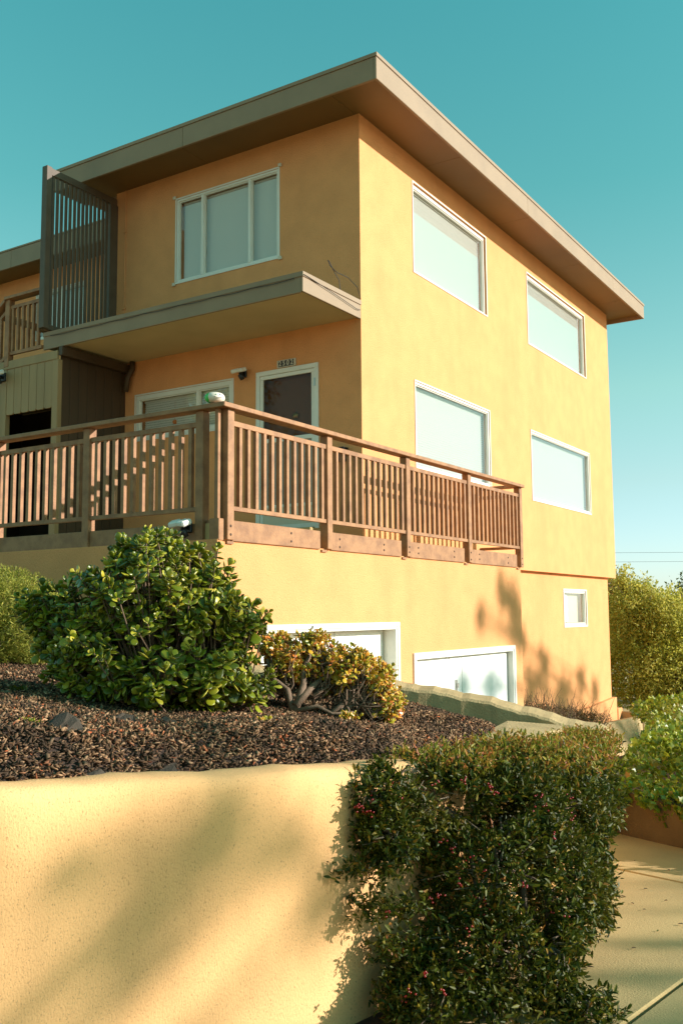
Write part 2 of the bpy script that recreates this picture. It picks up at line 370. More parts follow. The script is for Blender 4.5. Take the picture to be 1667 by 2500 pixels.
S_ = np.concatenate([[-900, -300, -100, -40, -20, -12], np.arange(-9, 13, 0.75), [16, 22, 32, 60, 120, 320, 900]])
D_ = np.concatenate([[-900, -300, -90, -30, -12, -6], np.arange(-3, 18, 0.75), [20, 25, 32, 45, 70, 110, 200, 420, 1000]])
grid_mesh('ground', S_, D_, lambda s, d: gz(s, d)-0.10, M['grassground'])

# concrete pavement: slabs with open joints between them
def lerp(a, b, t): return (a[0]+(b[0]-a[0])*t, a[1]+(b[1]-a[1])*t)
pav = bpy.data.objects.new('pavement', None); link(pav); setp(pav, kind='structure')
jd = Vector((0.66, 0.75)).normalized()        # joint that crosses the lower right corner
def slab(poly, name='slab'):
    P_ = [fg(*p) for p in poly]; z = [float(gz(np.float64(p[0]), np.float64(p[1]))) for p in poly]
    b = MB(); b.prism([(p.x, p.y) for p in P_], [q-0.12 for q in z], z)
    o = b.build(name, M['concrete'], pav, bevel=0.008); return o
# joint A runs (0.80,3.60)->(1.48,4.41)->(3.0,6.2) ; joint B runs (1.2,7.03)->(1.70,6.44)->(2.04,6.03)->(3.0,4.86)
g = 0.012
grid_mesh('joint_filler', np.linspace(-2.1, 8.3, 8), np.linspace(0.7, 8.1, 8), lambda s, d: gz(s, d)-0.035, M['soil'])
slab([(-2.2, 0.6), (1.0, 0.6), (1.0, 1.9), (-2.2, 1.9)])
slab([(1.0+g, 0.6), (4.6, 0.6), (4.6, 1.9), (1.0+g, 1.9)])
slab([(0.2, 1.9+g), (2.2, 1.9+g), (4.6, 1.9+g), (4.6, 4.9), (2.96, 6.08), (1.485, 4.395), (0.81, 3.59), (0.2, 2.9)])
slab([(0.79, 3.60), (1.470, 4.405), (2.50, 5.62), (2.028, 6.02), (1.688, 6.42), (0.9, 7.4), (0.2, 7.4), (0.2, 2.92)])
slab([(2.51, 5.632), (2.95, 6.09), (4.6, 4.92), (4.6, 8.2), (2.8, 7.8), (0.92, 7.4), (1.70, 6.435), (2.042, 6.035)])
slab([(4.6+g, 0.6), (8.4, 0.6), (8.4, 4.9), (4.6+g, 4.9)])
slab([(4.6+g, 4.9+g), (8.4, 4.9+g), (8.4, 8.2), (4.6+g, 8.2)])
# forecourt and street
F_S = np.linspace(-1.5, 7.6, 14); F_D = np.linspace(7.42, 13.9, 12)
grid_mesh('driveway', F_S, F_D, lambda s, d: gz(s, d)-0.004, M['concrete'])
grid_mesh('road', np.array([-60, -20, -8, 0, 8, 20, 60]), np.array([-9, -6, -3, 0.0, 0.45]), lambda s, d: gz(s, d)-0.09, M['asphalt'])
kb = MB()
for i in range(20):
    s0 = -20+2.0*i; a = [fg(s0, 0.46), fg(s0+1.99, 0.46), fg(s0+1.99, 0.59), fg(s0, 0.59)]
    kb.prism([(p.x, p.y) for p in a], -1.75, -1.525)
setp(kb.build('kerb', M['concrete'], None), kind='structure')

# ================================================================== THE HOUSE
house = thing('apartment_building', 'ochre stucco two-storey apartment house with flat overhanging roof and garages below', 'house')
def uwz(pl, p0):
    """pl 'Y': face looks to -Y at y=p0, u is x.  pl 'X': face looks to -X at x=p0, u is y.  w goes inward."""
    if pl == 'Y': return lambda b, u0, u1, w0, w1, z0, z1: b.box(u0, u1, p0+w0, p0+w1, z0, z1)
    return lambda b, u0, u1, w0, w1, z0, z1: b.box(p0+w0, p0+w1, u0, u1, z0, z1)
def wall(pl, p0, u0, u1, z0, z1, holes, th=0.20, name='wall', m=None):
    us = sorted({u0, u1, *[h[0] for h in holes], *[h[1] for h in holes]}); zs = sorted({z0, z1, *[h[2] for h in holes], *[h[3] for h in holes]})
    b = MB()
    def pt(u, w_, z): return (u, p0+w_, z) if pl == 'Y' else (p0+w_, u, z)
    def q(a, c, d, e): b.add([a, c, d, e], [(0, 1, 2, 3)] if pl == 'Y' else [(3, 2, 1, 0)])
    for i in range(len(us)-1):
        for j in range(len(zs)-1):
            a, c, e, f = us[i], us[i+1], zs[j], zs[j+1]; mu, mz = (a+c)/2, (e+f)/2
            if any(h[0] < mu < h[1] and h[2] < mz < h[3] for h in holes): continue
            q(pt(a, 0, e), pt(c, 0, e), pt(c, 0, f), pt(a, 0, f)); q(pt(c, th, e), pt(a, th, e), pt(a, th, f), pt(c, th, f))
    for (a, c, e, f) in holes:
        q(pt(a, 0, e), pt(a, th, e), pt(c, th, e), pt(c, 0, e)); q(pt(a, 0, f), pt(c, 0, f), pt(c, th, f), pt(a, th, f))
        q(pt(a, 0, e), pt(a, 0, f), pt(a, th, f), pt(a, th, e)); q(pt(c, 0, e), pt(c, th, e), pt(c, th, f), pt(c, 0, f))
    q(pt(u0, 0, z0), pt(u0, 0, z1), pt(u0, th, z1), pt(u0, th, z0)); q(pt(u1, 0, z0), pt(u1, th, z0), pt(u1, th, z1), pt(u1, 0, z1))
    q(pt(u0, 0, z0), pt(u0, th, z0), pt(u1, th, z0), pt(u1, 0, z0)); q(pt(u0, 0, z1), pt(u1, 0, z1), pt(u1, th, z1), pt(u0, th, z1))
    return b.build(name, m or M['stucco'], house)
W1 = (1.37, 3.74, 4.58, 5.83); W3 = (1.36, 3.735, 1.90, 3.065)
W2 = (5.43, 8.385, 4.545, 5.775); W4 = (5.43, 8.42, 1.872, 3.035)
W5 = (1.237, 3.01, 4.60, 5.805); W6 = (1.99, 3.745, 2.45, 3.085); DR = (0.625, 1.585, 1.04, 3.11)
XE, YE = 9.86, 13.0
wall('Y', 0.0, 0.0, XE, 0.675, 6.20, [W1, W2, W3, W4])
wall('X', 0.0, 0.20, 4.20, 0.70, 6.198, [W5, W6, DR])
# wing set back behind the stair
WX = 1.6
wall('X', WX, 4.4, YE, 0.7, 6.198, [(6.6, 7.85, 4.95, 5.8)])
for q in ((XE-0.2, XE-0.001, 0.201, YE, 0.70, 6.197), (WX+0.001, XE-0.201, YE-0.2, YE-0.001, 0.7, 6.197), (0.201, WX+0.2, 4.2, 4.399, 0.70, 6.197)):
    MB().box(*q).build('wall', M['stucco'], house)
b = MB(); b.box(0.201, XE-0.201, 0.201, 4.19, 3.72, 3.82); b.box(WX+0.201, XE-0.201, 4.41, YE-0.201, 3.72, 3.82)
b.box(0.201, XE-0.201, 0.45, 4.19, 0.69, 0.80)
b.build('floor_slab', M['interior'], house)
# lower storey
GY = -0.585; GX = -3.36
G1 = (-2.72, -0.26, -2.35, -0.15); G2 = (0.165, 3.045, -2.62, -0.51)
wall('Y', GY, GX, 3.39, -3.2, 0.648, [G1, G2], th=0.22)
LW = (7.05, 8.26, -0.25, 0.385)
wall('Y', 0.10, 3.17, 9.62, -3.2, 0.674, [LW], th=0.2)
for q in ((GX+0.001, GX+0.21, GY+0.221, YE, -3.2, 0.647), (9.42, 9.619, 0.301, YE, -3.2, 0.673), (3.17, 3.389, GY+0.221, 0.0995, -3.2, 0.648)):
    MB().box(*q).build('wall', M['stucco'], house)
b = MB(); b.box(GX+0.22, 3.16, GY+0.23, 12, 0.60, 0.64); b.box(-2.9, 3.1, 2.6, 2.7, -3, 0.59)
b.build('floor_slab', M['interior'], house)
# plinth and stepped ledges at the far corner
b = MB(); b.prism([(4.4, 0.02), (9.70, 0.02), (9.70, 0.6), (9.621, 0.6), (9.621, 0.099), (4.4, 0.099)], -3.2, [-1.95, -1.70, -1.70, -1.70, -1.70, -1.95])
b.build('plinth', M['stucco'], house, bevel=0.01)
b = MB(); b.box(9.705, 9.98, 0.0, 0.7, -3.2, -1.93); b.build('plinth', M['stucco'], house, bevel=0.012)
# parapet-like ledge walls beside the plinth
b = MB(); b.prism([(6.9, -0.42), (9.9, -0.42), (9.9, -0.28), (6.9, -0.28)], -3.2, [-1.97, -2.08, -2.08, -1.97])
b.box(9.905, 10.5, -0.45, 0.3, -3.2, -2.0)
setp(b.build('ledge_wall', M['capstone'], None, bevel=0.02), 'low sloping stucco ledge at the foot of the far house corner', 'low wall')

# ---- roof
RX0, RY0, RX1, RY1 = -0.68, -0.655, 10.33, 4.95
ZB, ZT = 6.115, 6.43
roof = MB().box(RX0+0.02, RX1-0.02, RY0+0.02, RY1-0.02, 6.26, 6.40).build('roof', M['fascia'], house)
def plank(name, m, x0, x1, y0, y1, z0, z1, par, bv=0.004):
    return MB().box(x0, x1, y0, y1, z0, z1).build(name, m, par, bevel=bv)
for (a, c) in ((RX0, 3.9), (3.903, 8.2), (8.203, RX1)):
    plank('fascia_board', M['fascia'], a, c, RY0, RY0+0.038, ZB, ZT-0.045, roof)
for (a, c) in ((RY0+0.039, 2.3), (2.303, RY1)):
    plank('fascia_board', M['fascia'], RX0, RX0+0.038, a, c, ZB, ZT-0.045, roof)
plank('fascia_board', M['fascia'], RX1-0.038, RX1, RY0+0.039, RY1, ZB, ZT-0.045, roof)
b = MB(); b.box(RX0-0.012, RX1+0.012, RY0-0.012, RY0+0.06, ZT-0.044, ZT); b.box(RX0-0.012, RX0+0.06, RY0+0.061, RY1, ZT-0.044, ZT); b.box(RX1-0.06, RX1+0.012, RY0+0.061, RY1, ZT-0.044, ZT)
b.box(RX0+0.061, RX1-0.061, RY0+0.061, RY1-0.02, ZT-0.06, ZT-0.012)
b.build('drip_edge', M['fascia'], roof)
xs = [RX0+0.05, 1.75, 4.19, 6.63, 9.07, RX1-0.05]
for i in range(5):
    plank('soffit_panel', M['soffit'], xs[i]+0.003, xs[i+1]-0.003, RY0+0.05, 0.05, 6.192, 6.21, roof, 0)
ys = [0.053, 2.44, 4.9]
for i in range(2):
    plank('soffit_panel', M['soffit'], RX0+0.05, 0.05, ys[i]+0.003, ys[i+1]-0.003, 6.192, 6.21, roof, 0)
plank('soffit_panel', M['soffit'], 9.8, RX1-0.05, 0.056, 4.9, 6.192, 6.21, roof, 0)
# wing roof
WR = 1.05
wroof = MB().box(WR+0.04, RX1, RY1+0.003, 14, 6.26, 6.45).build('roof', M['fascia'], house)
for (a, c) in ((RY1+0.003, 7.9), (7.903, 14)):
    plank('fascia_board', M['fascia'], WR, WR+0.038, a, c, 6.15, 6.47, wroof)
b = MB(); b.box(WR-0.012, WR+0.06, RY1+0.003, 14, 6.472, 6.50); b.build('drip_edge', M['fascia'], wroof)
plank('soffit_panel', M['soffit'], WR+0.045, WX+0.05, RY1+0.003, 14, 6.192, 6.21, wroof, 0)

# ---- windows
def blind(par, pl, p0, u0, u1, z0, z1, w_=0.105, pitch=0.033, tilt=54):
    b = MB(); z = z0+0.012; dz = 0.0155*math.sin(R(tilt)); dw = 0.0155*math.cos(R(tilt))
    while z < z1-0.03:
        pts = [(u0, w_-dw, z+dz), (u1, w_-dw, z+dz), (u1, w_+dw, z-dz), (u0, w_+dw, z-dz)]
        b.add([(u, p0+w2, zz) if pl == 'Y' else (p0+w2, u, zz) for (u, w2, zz) in pts], [(0, 1, 2, 3)])
        z += pitch
    b.build('blind_slats', M['blind'], par, kind='stuff')
    h = MB(); uwz(pl, p0)(h, u0, u1, w_-0.02, w_+0.02, z1-0.028, z1); h.build('blind_rail', M['blind'], par)
    h = MB(); uwz(pl, p0)(h, u0, u1, w_-0.012, w_+0.012, z0-0.01, z0+0.004); h.build('blind_rail', M['blind'], par)
def window(pl, p0, U, trim=0.02, tw=0.012, fw=0.032, splits=(), deep=0.07, blinds=True, sash=True, name='window', proud=True, blind_gap=(0.02, 0.02), head=0.0):
    u0, u1, z0, z1 = U; bx = uwz(pl, p0); b = MB()
    # frame of four bars set in the reveal, plus mullions
    f0, f1 = (-tw if proud else 0.02), deep+0.03
    bx(b, u0-trim*proud, u1+trim*proud, f0, -0.0005 if proud else 0.03, z1, z1+trim) if proud else None
    if proud:
        bx(b, u0-trim, u1+trim, f0, -0.0005, z0-trim, z0); bx(b, u0-trim, u0, f0, -0.0005, z0, z1); bx(b, u1, u1+trim, f0, -0.0005, z0, z1)
    e = 0.002
    bx(b, u0+e, u1-e, deep-0.03, f1, z1-fw-head, z1-e); bx(b, u0+e, u1-e, deep-0.03, f1, z0+e, z0+fw)
    bx(b, u0+e, u0+fw, deep-0.03, f1, z0+fw, z1-fw-head); bx(b, u1-fw, u1-e, deep-0.03, f1, z0+fw, z1-fw-head)
    for s_ in splits: bx(b, s_-0.022, s_+0.022, deep-0.034, f1, z0+fw, z1-fw-head)
    win = b.build(name, M['white'], house, bevel=0.003)
    if sash:
        b = MB()
        uu = [u0+fw, *[x for s_ in splits for x in (s_-0.022, s_+0.022)], u1-fw]
        for k in range(0, len(uu), 2):
            a, c = uu[k]+0.001, uu[k+1]-0.001; q0, q1 = z0+fw+0.001, z1-fw-head-0.001; t = 0.012
            bx(b, a, c, deep-0.012, deep+0.02, q1-t, q1); bx(b, a, c, deep-0.012, deep+0.02, q0, q0+t)
            bx(b, a, a+t, deep-0.012, deep+0.02, q0+t, q1-t); bx(b, c-t, c, deep-0.012, deep+0.02, q0+t, q1-t)
        b.build('sash', M['white'], win)
    uu = [u0+fw, *splits, u1-fw]
    for k in range(len(uu)-1):
        b = MB(); bx(b, uu[k]+(0.023 if k else 0.002), uu[k+1]-(0.023 if k+1 < len(uu)-1 else 0.002), deep+0.004, deep+0.008, z0+fw+0.002, z1-fw-head-0.002)
        b.build('pane', M['glass'], win)
    if blinds: blind(win, pl, p0, u0+fw+blind_gap[0], u1-fw-blind_gap[1], z0+fw-0.01, z1-fw-head-0.005)
    return win
window('Y', 0, W1, deep=0.055, head=0.02)
window('Y', 0, W2, deep=0.055, head=0.02)
window('Y', 0, W3, deep=0.035)
window('Y', 0, W4, deep=0.035)
window('X', 0, W5, deep=0.03, splits=(1.72, 2.54))
w6 = window('X', 0, W6, deep=0.03, splits=(2.60,), fw=0.065, name='window')
window('X', WX, (6.6, 7.85, 4.95, 5.8), deep=0.03, splits=(7.2,))
lw = window('Y', 0.10, LW, deep=0.04, trim=0.03, blinds=False)
# half curtain of ribbed plastic behind the small window
b = MB()
for k in range(14):
    b.box(7.10, 7.56+0.03*math.sin(k*1.3), 0.10+0.115, 0.10+0.135, -0.19+k*0.037, -0.19+k*0.037+0.03)
b.build('shutter_slats', M['blind'], lw, kind='stuff')
MB().box(7.58, 8.22, 0.10+0.14, 0.10+0.15, -0.2, 0.34).build('pale_backing', M['numframe'], lw)  # pale sheet added to lighten the pane, in place of its reflection
# corner mouldings of the upper window
b = MB()
for (u, z) in ((W5[0]-0.03, W5[2]-0.02), (W5[1]+0.03, W5[2]-0.02), (W5[0]-0.03, W5[3]+0.03), (W5[1]+0.03, W5[3]+0.03)):
    b.box(-0.03, -0.0005, u-0.025, u+0.025, z-0.022, z+0.022)
b.build('corner_clip', M['numframe'], house, bevel=0.004)
# little orange ornament hanging inside the low window
b = MB(); b.lathe([(0.001, -0.035), (0.028, -0.022), (0.035, 0), (0.028, 0.022), (0.001, 0.035)], (0.135-0.03, 3.1, 2.66), 10)
b.tube([(0.105, 3.1, 2.69), (0.105, 3.1, 2.95)], 0.002, 4)
setp(b.build('hanging_ornament', M['orange'], None, smooth=True), 'small round orange ornament hanging behind the low window glass', 'ornament')

# ---- garage doors
def garage(G, rec, splits, handle):
    u0, u1, z0, z1 = G; b = MB(); p = GY
    t = 0.05
    b.box(u0-t, u1+t, p-0.022, p-0.0005, z1, z1+t); b.box(u0-t, u0, p-0.022, p-0.0005, z0, z1); b.box(u1, u1+t, p-0.022, p-0.0005, z0, z1)
    e = 0.002
    b.box(u0+e, u1-e, p-0.012, p+rec+0.05, z1-0.03, z1-e); b.box(u0+e, u0+0.03, p-0.012, p+rec+0.05, z0, z1-0.03); b.box(u1-0.03, u1-e, p-0.012, p+rec+0.05, z0, z1-0.03)
    d = b.build('garage_door', M['white'], house, bevel=0.004)
    uu = [u0+0.035, *splits, u1-0.035]
    for k in range(len(uu)-1):
        a, c = uu[k]+0.006, uu[k+1]-0.006
        MB().box(a, c, p+rec, p+rec+0.04, z0+0.02, z1-0.036).build('door_panel', M['garage'], d, bevel=0.004)
    MB().box(uu[0], uu[-1], p+rec+0.045, p+rec+0.06, z0, z1-0.036).build('door_backing', M['garage'], d)
    if handle:
        hb = MB(); hb.box(handle-0.02, handle+0.02, p+rec-0.012, p+rec-0.0005, -0.98, -0.84); hb.box(handle-0.008, handle+0.008, p+rec-0.04, p+rec-0.013, -0.94, -0.88)
        hb.build('handle', M['metal'], d)
    return d
garage(G1, 0.15, (-1.75, -1.3), None)
garage(G2, 0.075, (1.19, 1.55), 1.37)

# ---- entrance door
dr = MB(); u0, u1, z0, z1 = DR; bx = uwz('X', 0)
bx(dr, u0-0.005, u1+0.005, -0.025, -0.0005, z1-0.055, z1+0.005); bx(dr, u0-0.005, u0+0.055, -0.025, -0.0005, z0, z1-0.055); bx(dr, u1-0.055, u1+0.005, -0.025, -0.0005, z0, z1-0.055)
bx(dr, u0+0.002, u1-0.002, 0, 0.15, z1-0.03, z1-0.002); bx(dr, u0+0.002, u0+0.03, 0, 0.15, z0, z1-0.03); bx(dr, u1-0.03, u1-0.002, 0, 0.15, z0, z1-0.03)
front = dr.build('front_door', M['white'], house, bevel=0.004)
b = MB(); q0, q1 = u0+0.058, u1-0.058; t = 0.045
bx(b, q0, q1, -0.012, 0.02, z1-0.105, z1-0.058); bx(b, q0, q0+t, -0.012, 0.02, z0+0.02, z1-0.105); bx(b, q1-t, q1, -0.012, 0.02, z0+0.02, z1-0.105)
bx(b, q0+t, q1-t, -0.012, 0.02, 2.17, 2.225); bx(b, q0+t, q1-t, -0.012, 0.02, z0+0.02, z0+0.07); bx(b, q0+t, q1-t, -0.012, 0.02, 1.33, 1.37)
b.build('screen_door_frame', M['white'], front, bevel=0.003)
b = MB(); bx(b, q0+t, q1-t, 0.004, 0.008, 2.226, z1-0.106); b.build('pane', M['darkglass'], front)
b = MB(); bx(b, q0+t, q1-t, 0.002, 0.003, 1.371, 2.169); b.build('metal_mesh', M['weave'], front)
b = MB(); bx(b, q0+t, q1-t, 0.0, 0.012, z0+0.071, 1.329); b.build('kick_plate', M['numframe'], front)
b = MB(); bx(b, u0+0.032, u1-0.032, 0.09, 0.13, z0+0.01, z1-0.032); b.build('door_leaf', M['door'], front)
b = MB(); b.lathe([(0.0, -0.012), (0.03, -0.012), (0.045, 0.0), (0.045, 0.012)], (0.07, 1.03, 2.50), 14, 'X'); b.build('knocker', M['gold'], front, smooth=True)
b = MB(); bx(b, u0+0.03, u0+0.05, -0.035, -0.026, 2.82, 2.92); b.build('hinge', M['metal'], front)
b = MB(); b.box(-0.30, -0.001, 0.55, 1.66, 0.80, 1.03); b.build('door_step', M['concrete'], house, bevel=0.01)

# ---- house number
num = thing('house_number_sign', 'small house number sign reading 2502 above the front door', 'sign', (-0.003, 1.11, 3.175))
b = MB(); b.box(-0.014, 0.0, -0.145, 0.145, -0.048, 0.048); b.build('frame', M['numframe'], num, bevel=0.002)
for k, ch in enumerate('2502'):
    yc = 0.092-k*0.061
    MB().box(-0.018, -0.0145, yc-0.029, yc+0.029, -0.038, 0.038).build('number_tile', M['numtile'], num)
    cu = bpy.data.curves.new('digit', 'FONT'); cu.body = ch; cu.size = 0.088; cu.extrude = 0.001; cu.offset = 0.0014; cu.align_x = 'CENTER'; cu.align_y = 'CENTER'
    tmp = bpy.data.objects.new('tmp', cu); me = bpy.data.meshes.new_from_object(tmp); bpy.data.objects.remove(tmp)
    me.materials.clear(); me.materials.append(M['numframe'])
    o = inst('digit', me, num, (-0.0195, yc, 0.0), (R(90), 0, R(-90)))

# ---- mailbox by the corner
mb = thing('mailbox', 'small dark mailbox on the shaded wall right of the door', 'mailbox', (-0.001, 0.27, 1.93))
MB().box(-0.10, 0, -0.07, 0.07, -0.10, 0.05).build('box', M['black'], mb, bevel=0.006)
MB().box(-0.12, 0, -0.08, 0.08, 0.051, 0.065).build('lid', M['black'], mb, bevel=0.004)

# ---- canopy over the porch
cx0, cy1 = -1.23, 4.26
can = MB().box(cx0+0.03, -0.001, 0.03, cy1, 3.61, 3.77).build('canopy', M['fascia'], house)
plank('fascia_board', M['fascia'], cx0, cx0+0.03, 0.031, cy1, 3.555, 3.772, can)
plank('fascia_board', M['fascia'], cx0, -0.002, 0.0, 0.03, 3.565, 3.775, can)
b = MB(); b.box(cx0-0.012, -0.003, -0.012, 0.0, 3.735, 3.79); b.box(cx0-0.012, cx0, 0.001, cy1, 3.735, 3.79); b.box(cx0, -0.002, 0.001, cy1, 3.776, 3.79); b.build('flashing', M['fascia'], can)
plank('soffit_panel', M['cansoffit'], cx0+0.032, -0.002, 0.032, cy1, 3.585, 3.609, can, 0)
# cable
cb = MB(); pts = [(cx0-0.02, 4.1-0.1*i, 3.725-0.012*abs(math.sin(i*0.55))) for i in range(41)]
cb.tube(pts, 0.004, 5)
cb.tube([(cx0-0.005+0.1*i, -0.018, 3.75-0.11*(i/12)**1.2 + (0.02 if i > 11 else 0)) for i in range(13)], 0.004, 5)
lp = [(-0.02, -0.014, 3.80), (-0.10, -0.014, 3.93), (-0.30, -0.01, 3.99), (-0.50, 0.02, 4.0), (-0.60, 0.05, 4.06), (-0.63, 0.06, 4.12), (-0.60, 0.06, 4.11), (-0.52, 0.04, 4.0), (-0.45, 0.02, 3.92), (-0.43, 0.02, 3.80)]
cb.tube(lp, 0.0045, 5)
setp(cb.build('cable', M['ink'], None), 'thin dark cable looped along the edge of the porch canopy', 'cable')

# ---- louvred privacy screen
sc_ = MB().box(-1.34, -1.25, 4.14, 4.24, 3.83, 6.09).build('privacy_screen', M['screen'], house, bevel=0.004)
MB().box(-1.249, 0.0-0.02, 4.165, 4.215, 5.99, 6.09).build('top_rail', M['screen'], sc_, bevel=0.003)
MB().box(-1.249, 0.0-0.02, 4.165, 4.215, 3.83, 3.90).build('bottom_rail', M['screen'], sc_, bevel=0.003)
me = MB().box(-0.021, 0.021, -0.011, 0.011, 3.901, 5.989).mesh('slat', M['screen'])
for k in range(14):
    inst('slat', me, sc_, (-1.185+0.076*k+0.003*rng.normal(), 4.19, 0), (0, 0, 0.05*rng.normal()))
MB().box(-0.15, -0.002, 4.165, 4.215, 3.901, 5.989).build('end_panel', M['screen'], sc_)
# conduit
b = MB(); b.tube([(-0.012, 4.0, 3.80), (-0.012, 4.0, 6.19)], 0.008, 6)
for z in (4.4, 5.55): b.box(-0.024, 0, 3.98, 4.03, z, z+0.02)
b.build('conduit', M['stucco'], house)

# ---- landing, stair rail and siding enclosure on the left
LX = -1.25
land = MB().box(LX, WX-0.001, 4.27, 7.5, 3.40, 3.50).build('landing', M['siding'], house)
def bar(b, a, c, wd, ht):
    a = Vector(a); c = Vector(c); t = (c-a).normalized(); sx = t.cross(Vector((0, 0, 1))).normalized()*wd/2; sz = sx.cross(t).normalized()*ht/2
    return b.add([a-sx-sz, a+sx-sz, a+sx+sz, a-sx+sz, c-sx-sz, c+sx-sz, c+sx+sz, c-sx+sz], [(0, 3, 2, 1), (4, 5, 6, 7), (0, 1, 5, 4), (1, 2, 6, 5), (2, 3, 7, 6), (3, 0, 4, 7)])
lr = MB(); lr.box(LX-0.05, LX+0.09, 4.28, 5.02, 4.375, 4.415); lr = lr.build('landing_railing', M['rail'], house, bevel=0.003)
MB().box(LX, LX+0.04, 4.28, 4.93, 4.24, 4.285).build('rail', M['rail'], lr)
MB().box(LX, LX+0.04, 4.28, 4.93, 3.585, 3.63).build('rail', M['rail'], lr)
MB().box(LX-0.02, LX+0.07, 4.93, 5.02, 3.42, 4.374).build('post', M['rail'], lr, bevel=0.003)
me = MB().box(-0.019, 0.019, -0.019, 0.019, 3.631, 4.239).mesh('baluster', M['rail'])
for k in range(6): inst('baluster', me, lr, (LX+0.02, 4.36+0.105*k, 0))
b = MB(); bar(b, (LX+0.02, 5.02, 4.37), (LX+0.02, 7.4, 2.75), 0.12, 0.04); bar(b, (LX+0.02, 5.02, 4.22), (LX+0.02, 7.4, 2.60), 0.04, 0.045); bar(b, (LX+0.02, 5.02, 3.58), (LX+0.02, 7.4, 1.96), 0.04, 0.045)
b.build('sloping_rail', M['rail'], lr)
for k in range(16):
    o = inst('baluster', me, lr, (LX+0.02, 5.14+0.105*k, -0.08-0.0715*k))
MB().box(LX+0.4, LX+0.49, 5.8, 5.89, 3.5, 4.45).build('post', M['rail'], lr)
b = MB(); b.box(LX+0.4, WX, 5.75, 5.85, 4.38, 4.46); b.build('rail', M['rail'], lr)
# enclosure
enc = MB().box(LX+0.03, LX+0.05, 3.97, 7.4, 2.765, 3.40).build('stair_enclosure', M['shadesiding'], house)
MB().box(LX-0.012, LX+0.02, 3.94, 5.6, 3.385, 3.50).build('trim_board', M['siding'], enc, bevel=0.003)
MB().box(LX-0.005, LX+0.07, 3.93, 4.04, 0.82, 3.384).build('corner_post', M['siding'], enc, bevel=0.003)
MB().box(LX-0.005, LX+0.07, 4.97, 5.09, 0.82, 3.384).build('corner_post', M['siding'], enc, bevel=0.003)
y = 4.045
k = 0
while y < 4.94:
    wd = 0.148; b = MB()
    yb = min(y+wd, 4.966)
    z0_ = 2.75
    b.v = [(LX, y, z0_+0.012), (LX, y+0.02, z0_-0.008), (LX, yb-0.02, z0_-0.008), (LX, yb, z0_+0.012), (LX, yb, 3.384), (LX, y, 3.384)]
    b.v += [(LX+0.025, v[1], v[2]) for v in b.v]
    b.f = [(5, 4, 3, 2, 1, 0), (6, 7, 8, 9, 10, 11)] + [(i, (i+1) % 6, 6+(i+1) % 6, 6+i) for i in range(6)]
    b.build('siding_board', M['siding'], enc, bevel=0.002); y += wd+0.006
y = 5.095
while y < 6.9:
    MB().box(LX, LX+0.025, y, y+0.148, 0.82, 3.384).build('siding_board', M['siding'], enc); y += 0.154
x = LX+0.075
while x < -0.05:
    MB().box(x, min(x+0.148, -0.003), 3.955, 3.975, 0.82, 3.545).build('siding_board', M['shadesiding'], enc, bevel=0.002); x += 0.154
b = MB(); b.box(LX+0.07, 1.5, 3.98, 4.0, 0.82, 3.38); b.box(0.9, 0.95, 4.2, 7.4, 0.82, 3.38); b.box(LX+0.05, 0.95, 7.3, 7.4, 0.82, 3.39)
b.build('backing', M['shadesiding'], enc)
# header beam under the canopy and the elbow of a downpipe
MB().box(LX+0.0, -0.003, 3.86, 3.928, 3.43, 3.552).build('header_beam', M['shadesiding'], house, bevel=0.004)
b = MB(); b.tube([(-0.05, 3.78, 3.58), (-0.05, 3.78, 3.47), (-0.09, 3.82, 3.36), (-0.10, 3.85, 3.15)], 0.04, 10)
b.build('downpipe', M['shadesiding'], house, smooth=True)

# ---- porch floor
MB().box(-3.30, -0.31, -0.52, 7.3, 0.655, 0.795).build('porch_floor', M['concrete'], house)
MB().box(-0.309, 3.30, -0.52, -0.002, 0.655, 0.795).build('porch_floor', M['concrete'], house)

# ---- balcony railing
RYP = -0.624; RXP = -3.333
rail = thing('balcony_railing', 'long brown wooden railing with balusters wrapping round the porch corner', 'railing', (0, 0, 0))
# cap rails, mitred at the corner
b = MB(); b.v = [(RXP-0.05, RYP-0.05, 1.80), (3.41, RYP-0.05, 1.80), (3.41, RYP+0.09, 1.80), (RXP+0.09, RYP+0.09, 1.80)]; b.v += [(v[0], v[1], 1.842) for v in b.v]
b.f = [(3, 2, 1, 0), (4, 5, 6, 7), (0, 1, 5, 4), (1, 2, 6, 5), (2, 3, 7, 6), (3, 0, 4, 7)]; b.build('cap_rail', M['rail'], rail, bevel=0.004)
b = MB(); b.v = [(RXP-0.05, RYP-0.048, 1.80), (RXP+0.088, RYP+0.09, 1.80), (RXP+0.088, 7.0, 1.80), (RXP-0.05, 7.0, 1.80)]; b.v += [(v[0], v[1], 1.842) for v in b.v]
b.f = [(3, 2, 1, 0), (4, 5, 6, 7), (0, 1, 5, 4), (1, 2, 6, 5), (2, 3, 7, 6), (3, 0, 4, 7)]; b.build('cap_rail', M['rail'], rail, bevel=0.004)
MB().box(3.29, 3.41, RYP+0.092, -0.002, 1.80, 1.842).build('cap_rail', M['rail'], rail, bevel=0.004)
PX = [-3.275, -1.70, -0.052, 1.60, 3.325]     # posts of the run along the lit wall (left edges)
pm = MB().box(0, 0.09, 0, 0.09, 0.645, 1.799).mesh('post', M['rail'])
for x in PX: inst('post', pm, rail, (x, RYP-0.004, 0), bevel=0.004)
PY = [-0.395, 1.036, 2.38, 3.85, 5.3]
for y in PY: inst('post', pm, rail, (RXP-0.004, y, 0), bevel=0.004)
bm_ = MB().box(-0.019, 0.019, 0, 0.038, 0.9455, 1.6595).mesh('baluster', M['rail'])
bm2 = MB().box(0, 0.038, -0.019, 0.019, 0.9455, 1.6595).mesh('baluster', M['rail'])
nb = [12, 12, 12, 12]
